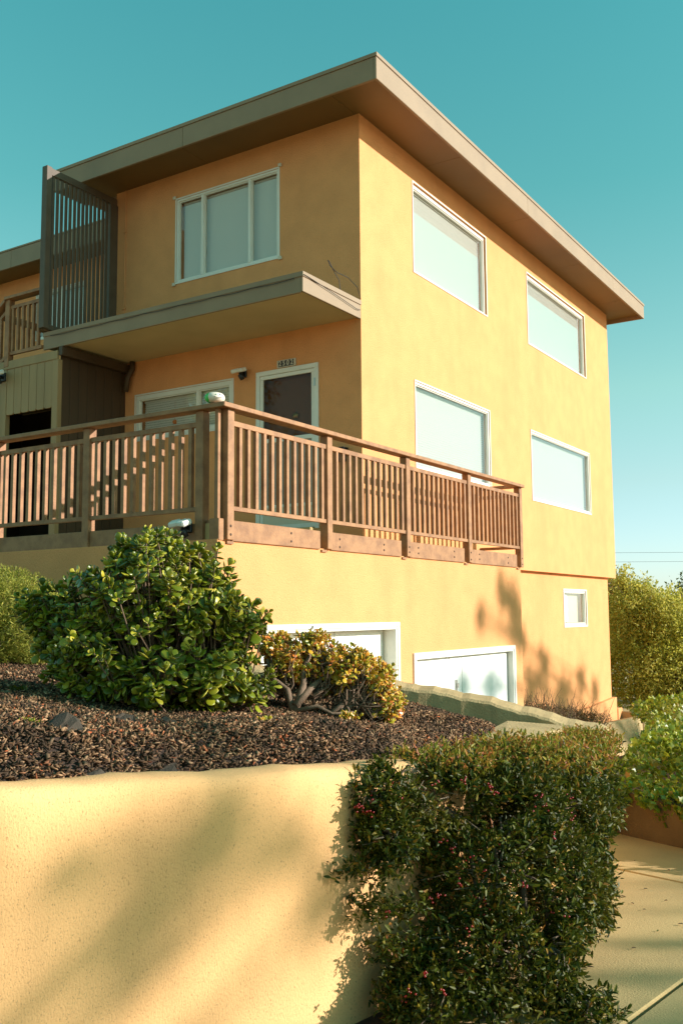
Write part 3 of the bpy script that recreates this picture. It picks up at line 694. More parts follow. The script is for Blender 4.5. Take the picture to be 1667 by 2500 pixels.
for i in range(4):
    a = PX[i]+0.091; c = PX[i+1]-0.001
    MB().box(a, c, RYP+0.012, RYP+0.05, 1.66, 1.708).build('sub_rail', M['rail'], rail, bevel=0.003)
    MB().box(a, c, RYP+0.012, RYP+0.05, 0.905, 0.945).build('bottom_rail', M['rail'], rail, bevel=0.003)
    st = (c-a)/(nb[i]+0.45)
    for k in range(nb[i]): inst('baluster', bm_, rail, (a+st*(k+0.95), RYP+0.014, 0), (0, 0, 0.03*rng.normal()))
    MB().box(a+0.001, c-0.10, RYP+0.018, RYP+0.056, 0.637, 0.82).build('rim_board', M['rail'], rail, bevel=0.004)
for i in range(4):
    a = PY[i]+0.091; c = PY[i+1]-0.001
    MB().box(RXP+0.012, RXP+0.05, a, c, 1.66, 1.708).build('sub_rail', M['rail'], rail, bevel=0.003)
    MB().box(RXP+0.012, RXP+0.05, a, c, 0.905, 0.945).build('bottom_rail', M['rail'], rail, bevel=0.003)
    n_ = 11 if i == 0 else 10 if i == 1 else 11
    st = (c-a)/(n_+0.25)
    for k in range(n_): inst('baluster', bm2, rail, (RXP+0.014, a+st*(k+0.65), 0), (0, 0, 0.03*rng.normal()))
    MB().box(RXP+0.018, RXP+0.056, a+0.001, c-0.001, 0.637, 0.80).build('rim_board', M['rail'], rail, bevel=0.004)
# corner: a thin upright between the two end posts and the butt end of the rim boards
MB().box(RXP+0.0, RXP+0.045, RYP+0.06, RYP+0.10, 0.83, 1.799).build('post', M['rail'], rail, bevel=0.003)
MB().box(RXP-0.02, RXP+0.055, RYP+0.03, RYP+0.14, 0.637, 0.829).build('rim_board', M['rail'], rail, bevel=0.004)
MB().box(RXP+0.04, RXP+0.09, RYP+0.05, RYP+0.22, 0.64, 0.82).build('rim_board', M['rail'], rail)
MB().box(3.30, 3.34, RYP+0.09, -0.002, 0.905, 0.945).build('bottom_rail', M['rail'], rail)
MB().box(3.32, 3.36, RYP+0.09, -0.002, 1.66, 1.708).build('sub_rail', M['rail'], rail)
# bolts and joist blocks
bo = MB().lathe([(0.0, -0.006), (0.009, -0.006), (0.013, 0.0)], n=8, axis='Y').mesh('bolt', M['bolt'])
bl = [(-3.232, 0), (-2.30, 1), (-1.45, 1), (-0.55, 1), (-0.007, 0), (0.25, 1), (1.20, 1), (1.645, 0), (1.95, 1), (2.9, 1), (3.37, 0)]
for x, rb in bl:
    for z in (0.69, 0.765):
        inst('bolt', bo, rail, (x, RYP-0.0045+(0.022 if rb else 0), z+0.006*rng.normal()))
jb = MB().box(0, 0.09, 0, 0.08, 0.612, 0.636).mesh('joist_end', M['rail'])
for x in (-3.25, -1.77, -0.12, 1.52, 3.24): inst('joist_end', jb, rail, (x, RYP+0.02, 0))

# ---- floodlights
def floodlight(loc, rz, label, s=1.0, wallmount=True):
    t = thing('security_light', label, 'floodlight', loc, 'motion security lights', rz)
    t.scale = (s, s, s)
    # local: x points out of the wall, y along
    MB().box(0, 0.03, -0.05, 0.05, -0.05, 0.05).build('base_plate', M['black'], t, bevel=0.008)
    MB().tube([(0.03, 0, 0), (0.09, 0, -0.01)], 0.02, 8).build('arm', M['black'], t, smooth=True)
    for y_, tl in ((-0.05, 0.35), (0.05, -0.2)):
        hd = MB(); hd.box(-0.02, 0.09, -0.048, 0.048, -0.02, 0.03)
        o = hd.build('lamp_head', M['white'], t, bevel=0.012); o.location = (0.09, y_*1.25, 0.035); o.rotation_euler = (tl*0.5, 0.35, tl)
    se = MB().lathe([(0.0, -0.045), (0.028, -0.045), (0.034, -0.01), (0.034, 0.03), (0.0, 0.04)], n=10); o = se.build('sensor', M['black'], t, smooth=True); o.location = (0.10, 0.03, -0.055); o.rotation_euler = (0.2, 0.5, 0)
    return t
floodlight((0.0, 1.80, 3.13), math.pi, 'security floodlight on the wall between the low window and the door')
floodlight((LX, 5.03, 3.28), math.pi, 'security floodlight with white head on tan siding at the far left', 1.2)
lf = floodlight((RXP+0.016, -0.22, 0.77), math.pi, 'security floodlight with round white head on the railing rim board', 1.0)
for ch in list(lf.children):
    if ch.name.startswith('lamp_head'):
        ch.data = ch.data.copy()
bpy.context.view_layer.update()

# ---- painted gourd on the railing corner
gd = thing('painted_gourd', 'white painted gourd with green side and smiling face on railing corner', 'ornament', (RXP-0.0, RYP+0.10, 1.8435))
def gourd_prof(n=18, rings=9):
    b = MB()
    for i in range(rings):
        ph = math.pi*i/(rings-1)
        for j in range(n):
            th = 2*math.pi*j/n; rr = 0.078*math.sin(ph)**0.8*(1+0.05*abs(math.cos(th*4)))
            b.v.append((rr*math.cos(th)*1.12, rr*math.sin(th)*1.12, 0.052-0.052*math.cos(ph)*(1-0.12*(1-math.sin(ph)))))
    for i in range(rings-1):
        for j in range(n): b.f.append((i*n+j, i*n+(j+1) % n, (i+1)*n+(j+1) % n, (i+1)*n+j))
    return b
gb = gourd_prof(); body = gb.build('body', M['pumpkin'], gd, smooth=True)
body.data.materials.append(M['green'])
for p in body.data.polygons:
    c_ = p.center
    if (c_.y*0.8 - c_.x*0.25) > 0.028: p.material_index = 1
tocam = (CAM-Vector((RXP, RYP, 1.85))); a0 = math.atan2(tocam.y, tocam.x)+0.35
def onb(a, z, off=0.0035):
    ph = math.acos(max(-1, min(1, (0.052-z)/0.052))); r_ = 0.078*math.sin(ph)**0.8*1.12*1.03+off
    return (r_*math.cos(a0+a), r_*math.sin(a0+a), z)
b = MB()
b.tube([onb(x, 0.036+0.012*(x/0.38)**2) for x in np.linspace(-0.38, 0.38, 9)], 0.0022, 5)
b.build('smile', M['ink'], gd)
for a in (-0.22, 0.22):
    b = MB(); b.lathe([(0.0001, -0.006), (0.005, -0.003), (0.006, 0), (0.005, 0.003), (0.0001, 0.006)], onb(a, 0.066, 0.0), 8); b.build('eye', M['ink2'], gd)

# ================================================================== GARDEN WALL, BED AND KERB WALL
GW = [(-3.2, 1.05, -0.36), (-2.2, 1.85, -0.43), (-1.5, 2.50, -0.485), (-1.0, 3.0, -0.515), (-0.58, 3.42, -0.56), (-0.25, 3.74, -0.597), (0.02, 4.02, -0.62), (0.22, 4.25, -0.645),
      (0.44, 4.53, -0.68), (0.75, 5.0, -0.74), (1.05, 5.6, -0.79), (1.32, 6.3, -0.84), (1.55, 6.9, -0.88), (1.70, 7.3, -0.92), (1.70, 7.6, -0.92)]
def smooth_path(P, n):
    P = np.array(P, float); t = np.concatenate([[0], np.cumsum(np.linalg.norm(np.diff(P[:, :2], axis=0), axis=1))])
    tt = np.linspace(0, t[-1], n); Q = np.stack([np.interp(tt, t, P[:, k]) for k in range(3)], 1)
    for _ in range(6): Q[1:-1] = 0.25*Q[:-2]+0.5*Q[1:-1]+0.25*Q[2:]
    return Q
GQ = smooth_path(GW, 90)
_t = np.gradient(GQ[:, :2], axis=0); _t /= np.linalg.norm(_t, axis=1, keepdims=True)
IQ = GQ[:, :2]+np.stack([-_t[:, 1], _t[:, 0]], 1)*0.15
def soil(s, d):
    s = np.asarray(s, float); d = np.asarray(d, float)
    z = -0.455 - 0.13*np.clip(1-(np.interp(d, IQ[:, 1], IQ[:, 0])-s)/0.45, 0, 1) - 0.10*np.clip(s, -1.5, 9) - 0.04*(d-1.0)*(d < 99)*0.8
    z = z + 0.09*np.clip(-s-1.0, 0, 3)*np.clip((d-4)/3, 0, 1)
    z = z - 0.06*np.clip((s-0.3)/0.8, 0, 1)
    return z + 0.018*np.sin(s*3.1+d*1.7)+0.012*np.sin(d*4.3-s*2.2)
def sweep_wall(path, prof, m, name, n=90, wob=0.004, seed=1):
    """prof: list of (inward offset, z relative to top or None->absolute bottom)"""
    r = np.random.default_rng(seed); Q = smooth_path(path, n); b = MB(); k = len(prof)
    for i in range(n):
        t = Q[min(i+1, n-1), :2]-Q[max(i-1, 0), :2]; t = t/np.linalg.norm(t); nin = np.array([-t[1], t[0]])
        wv = wob*(math.sin(i*0.9)+math.sin(i*2.3+1)*0.7)
        for (o_, z_, ab) in prof:
            p = Q[i, :2]+nin*(o_ + wv*(0.6 if not ab else 0)); zz = z_ if ab else Q[i, 2]+z_+wv
            v = fg(p[0], p[1], zz); b.v.append((v.x, v.y, v.z))
    for i in range(n-1):
        for j in range(k-1): b.f.append((i*k+j+1, i*k+j, (i+1)*k+j, (i+1)*k+j+1))
    b.f.append(tuple(range(k))); b.f.append(tuple((n-1)*k+j for j in range(k-1, -1, -1)))
    return b
gwt = thing('garden_wall', 'ochre stucco retaining wall curving round the planting bed in the foreground', 'retaining wall')
prof = [(0, -1.9, True), (0, -1.2, True), (0.0, -0.28, False), (0.0, -0.12, False), (0.004, -0.05, False), (0.016, -0.018, False), (0.045, -0.003, False), (0.12, 0.002, False), (0.20, -0.004, False), (0.235, -0.02, False), (0.24, -0.3, False)]
sweep_wall(GW, prof, None, 'wall').build('wall_body', M['wallstucco'], gwt, smooth=True)
# wide cap slab at the nose of the bed
cap = [(0.80, 6.05, -0.795), (0.98, 5.95, -0.79), (1.2, 6.3, -0.82), (1.62, 7.12, -0.845), (1.60, 7.25, -0.83), (1.2, 7.28, -0.80), (1.05, 6.9, -0.80)]
P_ = [fg(*c_) for c_ in cap]
b = MB(); b.prism([(p.x, p.y) for p in P_], [p.z-0.14 for p in P_], [p.z+0.005 for p in P_]); b.build('cap_slab', M['capstone'], gwt, bevel=0.02)
# kerb wall on the driveway side
KW = [(-1.3, 8.05, -0.40), (-0.6, 7.98, -0.46), (0.0, 7.88, -0.53), (0.48, 7.8, -0.585), (0.93, 7.72, -0.66), (1.2, 7.66, -0.715), (1.42, 7.6, -0.775), (1.72, 7.5, -0.86), (1.95, 7.4, -0.91)]
prof2 = [(-0.02, -0.45, False), (0, -0.02, False), (0.02, 0.0, False), (0.28, 0.02, False), (0.31, 0.0, False), (0.33, -2.6, True)]
kw = sweep_wall(KW, prof2, None, 'wall', n=60, wob=0.006, seed=3).build('driveway_wall', M['capstone'], None, smooth=False)
setp(kw, 'weathered concrete wall top running down beside the sunken driveway', 'low wall')

# soil surface of the bed: inside the garden wall
def inside(s, d):
    """left of the wall path (the bed side) and before the house"""
    return s < np.interp(d, IQ[:, 1], IQ[:, 0])
KQ = np.array(KW)
def bed_ok(s, d):
    dk = np.interp(s, KQ[:, 0], KQ[:, 1]); dk = np.where(s < -1.3, 9.2, dk)
    return inside(s, d) & (d < dk+0.05)
SS = np.arange(-7.0, 2.0, 0.06); DD = np.arange(1.2, 9.4, 0.06)
b = MB(); idx = {}
_a, _b = np.meshgrid(SS+0.03, DD+0.03, indexing='ij'); BOK = bed_ok(_a.ravel(), _b.ravel()).reshape(_a.shape); SZ = soil(*np.meshgrid(SS, DD, indexing='ij'))
def vid(i, j):
    if (i, j) not in idx:
        s = SS[i]; d = DD[j]; v = fg(s, d, float(SZ[i, j])); idx[(i, j)] = len(b.v); b.v.append((v.x, v.y, v.z))
    return idx[(i, j)]
for i in range(len(SS)-1):
    for j in range(len(DD)-1):
        if BOK[i, j]:
            b.f.append((vid(i, j), vid(i+1, j), vid(i+1, j+1), vid(i, j+1)))
setp(b.build('soil', M['soil'], None, smooth=True), kind='structure')

# bark chips, about the size of a thumb
def chips(n, s0, s1, d0, d1, name, sz, seed, lift=0.006):
    r = np.random.default_rng(seed); s = r.uniform(s0, s1, n*3); d = r.uniform(d0, d1, n*3)
    k = bed_ok(s, d) & (s > -0.39*d-0.15) & ((d < 6.2) | (r.random(len(s)) < 0.5)); s, d = s[k][:n], d[k][:n]; n = len(s)
    P = fga(np.stack([s, d, soil(s, d)+lift+r.uniform(0, 0.016, n)], 1))
    X = rdir(n, r); X[:, 2] *= 0.5; Z = rdir(n, r)*0.55+np.array([0, 0, 1.0])
    CV = [(-0.5, -0.4, 0), (0.4, -0.5, 0.05), (0.55, 0.2, 0), (-0.35, 0.5, 0.1), (-0.45, -0.3, -0.6), (0.35, -0.35, -0.5), (0.45, 0.15, -0.6), (-0.3, 0.4, -0.5)]
    CF = [(0, 1, 2, 3), (7, 6, 5, 4), (0, 4, 5, 1), (1, 5, 6, 2), (2, 6, 7, 3), (3, 7, 4, 0)]
    L_ = sz*r.uniform(0.5, 1.6, n)
    o = batch(name, CV, CF, P, X, Z, L_, L_*r.uniform(0.22, 0.6, n), L_*r.uniform(0.08, 0.25, n), M['chips'])
    return setp(o, 'brown bark chips and dry leaves covering the planting bed', 'bark mulch')
chips(85000, -3.4, 1.8, 2.2, 7.9, 'bark_mulch', 0.024, 11)

# dark pieces of landscape fabric sticking out of the mulch
def flap(s, d, w_, h_, rz, lean, label, seed):
    r = np.random.default_rng(seed); n = 6; b = MB()
    for i in range(n):
        for j in range(4):
            u = i/(n-1)-0.5; v = j/3; tap = 1-0.45*v*v
            x = u*w_*tap+0.02*r.normal()*0.4; y = v*h_*math.sin(lean)+0.015*math.sin(u*6)+0.008*r.normal(); z = v*h_*math.cos(lean)*(1-0.5*abs(u)**1.5*2)+0.006*r.normal()-0.01
            b.v.append((x, y, z))
    for i in range(n-1):
        for j in range(3): b.f.append((i*4+j, (i+1)*4+j, (i+1)*4+j+1, i*4+j+1))
    o = b.build('fabric_scrap', M['fabric'], None, smooth=False, loc=fg(s, d, float(soil(s, d))))
    o.rotation_euler = (0, 0, YAW+rz); md = o.modifiers.new('solid', 'SOLIDIFY'); md.thickness = 0.006
    setp(o, label, 'fabric scrap', 'scraps of weed fabric in the bed'); return o
flap(-1.05, 3.65, 0.17, 0.15, 0.1, 1.0, 'folded dark fabric scrap slumped on the chips, leftmost in the mulch', 1)
flap(-0.84, 3.33, 0.22, 0.10, 0.2, 1.0, 'low dark fabric scrap lying along the wall top', 2)
flap(-0.71, 3.47, 0.10, 0.19, -0.5, 1.15, 'pointed dark fabric scrap leaning over the wall edge', 3)
flap(-0.96, 4.15, 0.18, 0.12, -0.1, 1.15, 'dark fabric scrap in shade under the large jade bush', 4)
flap(-0.80, 4.30, 0.22, 0.10, 0.3, 1.1, 'flat brown fabric scrap below the middle of the jade bush', 5)

# ================================================================== PLANTS
bedz = lambda s, d: float(soil(np.float64(s), np.float64(d)))
# ---- succulent bushes
succ_mesh = None
def succulent(name, label, cat, base, sites, leafL, mleaf, nparts, seed, stems_from, stem_r=(0.028, 0.009), lv=(8, 13)):
    """sites: array of (pos, normal) rosettes in world space"""
    r = np.random.default_rng(seed); t = thing(name, label, cat, base)
    base = Vector(base); P = []; X = []; Z = []; L_ = []
    for (p, nrm) in sites:
        p = np.array(p); ax = nrm*0.75+np.array([0, 0, 0.55])+0.35*r.normal(size=3); ax = ax/np.linalg.norm(ax)
        a = np.cross(ax, [0.3, 0.2, 1.0]); a = a/np.linalg.norm(a); c = np.cross(ax, a)
        n = r.integers(*lv); ph = r.uniform(0, 6.28); sc = r.uniform(0.8, 1.2)
        for k in range(n):
            f = k/(n-1); th = ph+(k % 2)*math.pi+(k//2)*math.pi/2*1.0+0.25*r.normal(); el = R(-22+82*f)+0.18*r.normal()
            dr_ = (a*math.cos(th)+c*math.sin(th))*math.cos(el)+ax*math.sin(el)
            P.append(p-ax*leafL*(1.1*(1-f))+0.004*r.normal(size=3)); X.append(dr_); Z.append(ax*math.cos(el)-(a*math.cos(th)+c*math.sin(th))*math.sin(el)+0.1*r.normal(size=3))
            L_.append(leafL*sc*(1.0-0.45*f**1.5)*r.uniform(0.85, 1.15))
    P = np.array(P); X = np.array(X); Z = np.array(Z); L_ = np.array(L_)
    wd = r.uniform(0.85, 1.15, len(P))
    # the leaves that show largest: near the camera and on the near side of the bush
    cc = np.array(sites[0][0])*0; cam_ = np.array(CAM); ctr = P.mean(0); v = ctr-cam_; v = v/np.linalg.norm(v)
    score = ((P-ctr)@v)-3.0*L_
    order = np.argsort(score); near = order[:nparts*3]; pick = r.choice(near, nparts, replace=False); rest = np.setdiff1d(np.arange(len(P)), pick)
    bb = np.array(base)
    batch('foliage', SUC_V, SUC_F, P[rest]-bb, X[rest], Z[rest], L_[rest], L_[rest]*wd[rest], L_[rest], mleaf, t, uvx=SUC_U, smooth=True)
    tm = batch('leaf', SUC_V, SUC_F, np.zeros((1, 3)), np.array([[1., 0, 0]]), np.array([[0, 0, 1.]]), 1.0, 1.0, 1.0, mleaf, t, uvx=SUC_U, smooth=True, kind=None)
    me = tm.data; bpy.data.objects.remove(tm)
    for i in pick:
        x = Vector(X[i]).normalized(); z = Vector(Z[i]); y = z.cross(x).normalized(); z = x.cross(y)
        Mx = Matrix(((x.x, y.x, z.x, P[i][0]-base.x), (x.y, y.y, z.y, P[i][1]-base.y), (x.z, y.z, z.z, P[i][2]-base.z), (0, 0, 0, 1)))
        o = bpy.data.objects.new('leaf', me); link(o, t); o.matrix_local = Mx @ Matrix.Diagonal((L_[i], L_[i]*wd[i], L_[i], 1))
    # stems
    b = MB(); roots = [Vector(q) for q in stems_from]
    for (p, nrm) in sites:
        p = Vector(p); q = min(roots, key=lambda q_: (q_-p).length + 0.15*r.random())
        mid = q.lerp(p, 0.5)+Vector(r.normal(size=3)*0.05)+Vector((0, 0, -0.06)); m2 = q.lerp(p, 0.25)+Vector(r.normal(size=3)*0.03)
        rad = [stem_r[0]*0.5, stem_r[0]*0.3, stem_r[1]*0.7, stem_r[1]*0.4]
        b.tube([q-base, m2-base, mid-base, p-base-Vector(nrm)*0.01], rad, 5, cap=False)
    b.build('stems', M['jstem'], t, smooth=True, kind='stuff')
    return t
r = np.random.default_rng(21)
def ell_sites(blobs, n, r, zmin=None, jitter=0.22, cull=0.78, face=True):
    """points on the skins of overlapping ellipsoids given in the street frame"""
    out_ = []; C_ = np.array([b_[:3] for b_ in blobs]); A_ = np.array([b_[3:6] for b_ in blobs])
    area = (A_[:, 0]*A_[:, 2]+A_[:, 1]*A_[:, 2]+A_[:, 0]*A_[:, 1]); area = area/area.sum()
    while len(out_) < n:
        k = r.choice(len(blobs), p=area); v = rdir(1, r)[0]; f = 1-jitter*r.random()**1.5
        p = C_[k]+v*A_[k]*f
        q = ((p-C_)/A_)**2; q = q.sum(1); q[k] = 9
        if (q < cull**2).any(): continue
        if zmin is not None and p[2] < zmin(p[0], p[1]): continue
        nn = v/A_[k]; nn = nn/np.linalg.norm(nn)
        wn = np.array([nn[1]*FW.x+nn[0]*RT.x, nn[1]*FW.y+nn[0]*RT.y, nn[2]])
        out_.append((np.array(fg(*p)), wn))
    return out_
J1 = [(-1.02, 5.45, 0.02, 0.50, 0.50, 0.40), (-1.35, 5.5, -0.10, 0.36, 0.45, 0.30), (-0.76, 5.4, -0.02, 0.24, 0.42, 0.28), (-1.0, 5.3, -0.22, 0.50, 0.42, 0.26),
      (-0.66, 5.25, -0.28, 0.18, 0.32, 0.20), (-1.08, 5.45, 0.30, 0.22, 0.3, 0.14), (-1.64, 5.55, -0.02, 0.17, 0.3, 0.16),
      (-0.92, 5.12, -0.36, 0.40, 0.28, 0.16), (-1.28, 5.3, -0.33, 0.30, 0.28, 0.15), (-0.58, 5.35, 0.0, 0.12, 0.2, 0.14), (-0.55, 5.25, -0.36, 0.14, 0.2, 0.14)]
sites = ell_sites(J1, 800, r, zmin=lambda s, d: bedz(s, d)+0.02, jitter=0.35)
_in = ell_sites([(-1.05, 5.5, -0.08, 0.5, 0.45, 0.40), (-1.2, 5.45, -0.2, 0.5, 0.4, 0.28), (-0.75, 5.4, -0.12, 0.3, 0.35, 0.3)], 260, r, zmin=lambda s, d: bedz(s, d)+0.02, jitter=0.6, cull=0.0)
sites = sites+_in
_p = np.array([q[0] for q in sites]); _h = hsh(_p, 9.0)
sites = [(q[0]+q[1]*(h_-0.5)*0.17, q[1]) for q, h_ in zip(sites, _h) if h_ > 0.10 or q[0][2] > 0.2]
succulent('jade_bush', 'large dark green jade bush with thick glossy leaves on the mulch', 'jade plant', fg(-0.95, 5.45, bedz(-0.95, 5.45)-0.03), sites, 0.068, M['jade'], 290, 22,
          [fg(-0.95+dx, 5.45+dy, bedz(-0.95, 5.45)) for dx, dy in ((0, 0), (0.1, 0.06), (-0.12, 0.03), (-0.02, -0.08), (0.2, -0.05), (-0.25, 0.08), (0.03, 0.12))])
# reddish jade with visible limbs
J2 = [(-0.27, 5.85, -0.27, 0.20, 0.25, 0.16), (-0.03, 5.85, -0.32, 0.20, 0.25, 0.15), (0.18, 5.85, -0.40, 0.15, 0.22, 0.13), (0.27, 5.8, -0.52, 0.10, 0.2, 0.10), (-0.40, 5.9, -0.20, 0.10, 0.2, 0.10),
      (0.02, 5.5, -0.60, 0.09, 0.1, 0.05), (0.13, 5.75, -0.27, 0.06, 0.1, 0.05), (-0.16, 5.8, -0.14, 0.08, 0.1, 0.05)]
r = np.random.default_rng(31)
sites = ell_sites(J2, 780, r, zmin=lambda s, d: bedz(s, d)+0.03, jitter=0.5, cull=0.6)
succulent('red_jade_bush', 'smaller twiggy jade bush with red-tipped leaves before the garage', 'jade plant', fg(-0.12, 5.65, bedz(-0.12, 5.65)-0.03), sites, 0.046, M['rjade'], 290, 32,
          [fg(-0.12+dx, 5.62+dy, bedz(-0.12, 5.62)+dz) for dx, dy, dz in ((-0.16, 0, 0.0), (-0.22, 0.05, 0.14), (-0.05, 0.05, 0.1), (0.05, 0.1, 0.02), (0.14, 0.06, 0.06), (-0.1, 0.2, 0.22), (0.0, 0.22, 0.2))], stem_r=(0.022, 0.006), lv=(6, 10))
# extra limbs of the red jade, bent and forking near the ground
lim = thing('jade_seedling', 'tiny green jade seedling alone on the mulch below the red jade', 'seedling', fg(-0.37, 4.62, bedz(-0.37, 4.62)))
r = np.random.default_rng(5)
P = np.zeros((12, 3)); th = r.uniform(0, 6.28, 12); X = np.stack([np.cos(th), np.sin(th), r.uniform(0.2, 1.2, 12)], 1)
P = np.stack([0.03*np.cos(th*3), 0.02*np.sin(th*3), np.full(12, 0.012)], 1)
batch('leaves', SUC_V, SUC_F, P, X, np.tile([0, 0, 1.0], (12, 1))+0.2*r.normal(size=(12, 3)), 0.035, 0.032, 0.035, M['rjade'], lim, uvx=SUC_U, smooth=True)
tt = bpy.data.objects['red_jade_bush']; base = Vector(tt.location); b = MB()
for (a, c_, r0) in (((-0.28, 5.55, 0.0), (-0.44, 5.7, 0.30), 0.022), ((-0.28, 5.55, 0.0), (-0.18, 5.75, 0.36), 0.026), ((-0.27, 5.55, 0.05), (-0.05, 5.8, 0.25), 0.024),
                   ((-0.10, 5.6, 0.0), (0.22, 5.8, 0.20), 0.020), ((-0.28, 5.5, 0.02), (0.06, 5.5, 0.015), 0.016), ((0.0, 5.6, 0.0), (-0.1, 5.85, 0.3), 0.018), ((-0.3, 5.6, 0.1), (-0.48, 5.8, 0.2), 0.014)):
    z0_ = bedz(a[0], a[1]); A_ = fg(a[0], a[1], z0_+a[2])-base; C_ = fg(c_[0], c_[1], z0_+c_[2])-base
    m1 = A_.lerp(C_, 0.35)+Vector((0.02, -0.01, 0.03)); m2 = A_.lerp(C_, 0.7)+Vector((-0.015, 0.01, -0.01))
    b.tube([A_, m1, m2, C_], [r0, r0*0.8, r0*0.6, r0*0.45], 7)
b.build('trunk', M['jstem'], tt, smooth=True)

# ---- generic foliage mass of small leaves
def foliage(name, t, base, blobs, n, L0, W0, m, r, jitter=0.3, cull=0.7, tmpl=(LEAF_V, LEAF_F), per=5, spread=0.9, zmin=None, outw=0.8, upw=0.3, gap=0.0, gsc=5.0, clus=0.5):
    st = ell_sites(blobs, n, r, zmin=zmin, jitter=jitter, cull=cull)
    p = np.array([q[0] for q in st]); nn = np.array([q[1] for q in st])
    if gap > 0:
        k = hsh(p, gsc) > gap; p = p[k]; nn = nn[k]
    ax = nn*outw+np.array([0, 0, upw])+0.6*r.normal(size=p.shape); ax /= np.linalg.norm(ax, axis=1, keepdims=True)
    P = np.repeat(p, per, 0); A = np.repeat(ax, per, 0); P = P+A*(r.uniform(-1, 0.6, (len(P), 1))*L0*1.6*clus*2)+r.normal(size=P.shape)*L0*0.25
    X = A+spread*rdir(len(P), r); Z = A*0.6+rdir(len(P), r)*0.7+np.array([0, 0, 0.3])
    L_ = L0*r.uniform(0.6, 1.35, len(P))
    return batch(name, *tmpl, P-np.array(base), X, Z, L_, W0*L_/L0, L_, m, t), p

# ---- hedge over the garden wall
r = np.random.default_rng(41)
hb = fg(0.75, 4.5, -1.6)
hedge = thing('pyracantha_hedge', 'dense dark green berry hedge spilling over the end of the garden wall', 'hedge', hb)
H = [(0.13, 4.08, -0.74, 0.12, 0.12, 0.10), (0.16, 4.06, -0.90, 0.14, 0.12, 0.12), (0.20, 4.20, -0.72, 0.14, 0.14, 0.10), (0.30, 4.26, -0.80, 0.16, 0.16, 0.12), (0.42, 4.42, -0.84, 0.26, 0.28, 0.17), (0.72, 4.55, -0.90, 0.32, 0.36, 0.23), (1.02, 4.95, -0.98, 0.30, 0.45, 0.24), (1.25, 5.45, -1.02, 0.26, 0.45, 0.22),
     (0.66, 4.35, -1.12, 0.34, 0.30, 0.30), (0.90, 4.45, -1.20, 0.25, 0.34, 0.28), (0.60, 4.15, -1.42, 0.30, 0.24, 0.25), (0.76, 4.22, -1.45, 0.23, 0.26, 0.25), (1.06, 4.70, -1.25, 0.19, 0.38, 0.30),
     (0.42, 4.08, -1.50, 0.24, 0.20, 0.18), (0.97, 3.98, -1.60, 0.12, 0.15, 0.11), (0.62, 3.96, -1.60, 0.34, 0.14, 0.13), (0.34, 3.95, -1.55, 0.18, 0.12, 0.16), (1.40, 6.0, -0.95, 0.22, 0.45, 0.14), (0.84, 4.15, -1.36, 0.12, 0.2, 0.14)]
gzm = lambda s, d: float(gz(np.float64(s), np.float64(d)))+0.01
foliage('foliage', hedge, hb, H, 12500, 0.030, 0.0105, M['hedge'], r, jitter=0.38, cull=0.72, per=6, zmin=gzm, gap=0.20, gsc=7.0)
HL = [(0.17, 4.12, -0.80, 0.10, 0.10, 0.08), (0.08, 4.02, -0.86, 0.09, 0.06, 0.04), (0.02, 3.92, -1.00, 0.10, 0.05, 0.035), (0.15, 4.02, -1.02, 0.12, 0.08, 0.07), (0.10, 3.97, -1.16, 0.10, 0.06, 0.06),
      (0.24, 4.05, -1.18, 0.12, 0.08, 0.06), (0.25, 4.1, -0.95, 0.12, 0.1, 0.07), (0.20, 4.02, -1.34, 0.12, 0.08, 0.08), (0.22, 4.0, -1.5, 0.14, 0.08, 0.1)]
foliage('foliage', hedge, hb, HL, 620, 0.026, 0.010, M['hedge'], r, jitter=0.9, cull=0.0, per=6, outw=0.3, upw=0.2)
HT = [(0.50, 4.55, -0.70, 0.30, 0.25, 0.05), (0.85, 4.8, -0.70, 0.32, 0.35, 0.07), (1.15, 5.3, -0.80, 0.30, 0.45, 0.07), (1.42, 5.95, -0.83, 0.22, 0.4, 0.05), (1.6, 6.4, -0.85, 0.2, 0.3, 0.06)]
foliage('leaf_tips', hedge, hb, [(a, b_, c_+0.03, e, f_, g_) for (a, b_, c_, e, f_, g_) in HT], 3200, 0.027, 0.009, M['hedgetip'], r, jitter=0.7, cull=0.0, per=4, outw=0.2, upw=1.1)
foliage('foliage', hedge, hb, HT, 1500, 0.028, 0.010, M['hedge'], r, jitter=0.9, cull=0.0, per=5, outw=0.2, upw=0.8)
# the nearest hedge leaves, each its own piece
tm = batch('leaf', LEAF_V, LEAF_F, np.zeros((1, 3)), np.array([[1., 0, 0]]), np.array([[0, 0, 1.]]), 1, 1, 1, M['hedge'], hedge, kind=None); me = tm.data; bpy.data.objects.remove(tm)
for (p, nn) in ell_sites(H[:8], 520, r, zmin=gzm, jitter=0.05, cull=0.95):
    if (Vector(nn).dot(FW) > -0.15 and nn[2] < 0.4) or len([0 for c_ in hedge.children if c_.name.startswith('leaf.')]) >= 280: continue
    o = bpy.data.objects.new('leaf', me); link(o, hedge); o.location = Vector(p)-hb+Vector(nn)*0.02
    x_ = (Vector(nn)*0.9+Vector((0, 0, 0.3))+Vector(r.normal(size=3)*0.7)).normalized()
    o.rotation_euler = x_.to_track_quat('X', 'Z').to_euler(); k = r.uniform(0.026, 0.040); o.scale = (k, k*0.36, k)
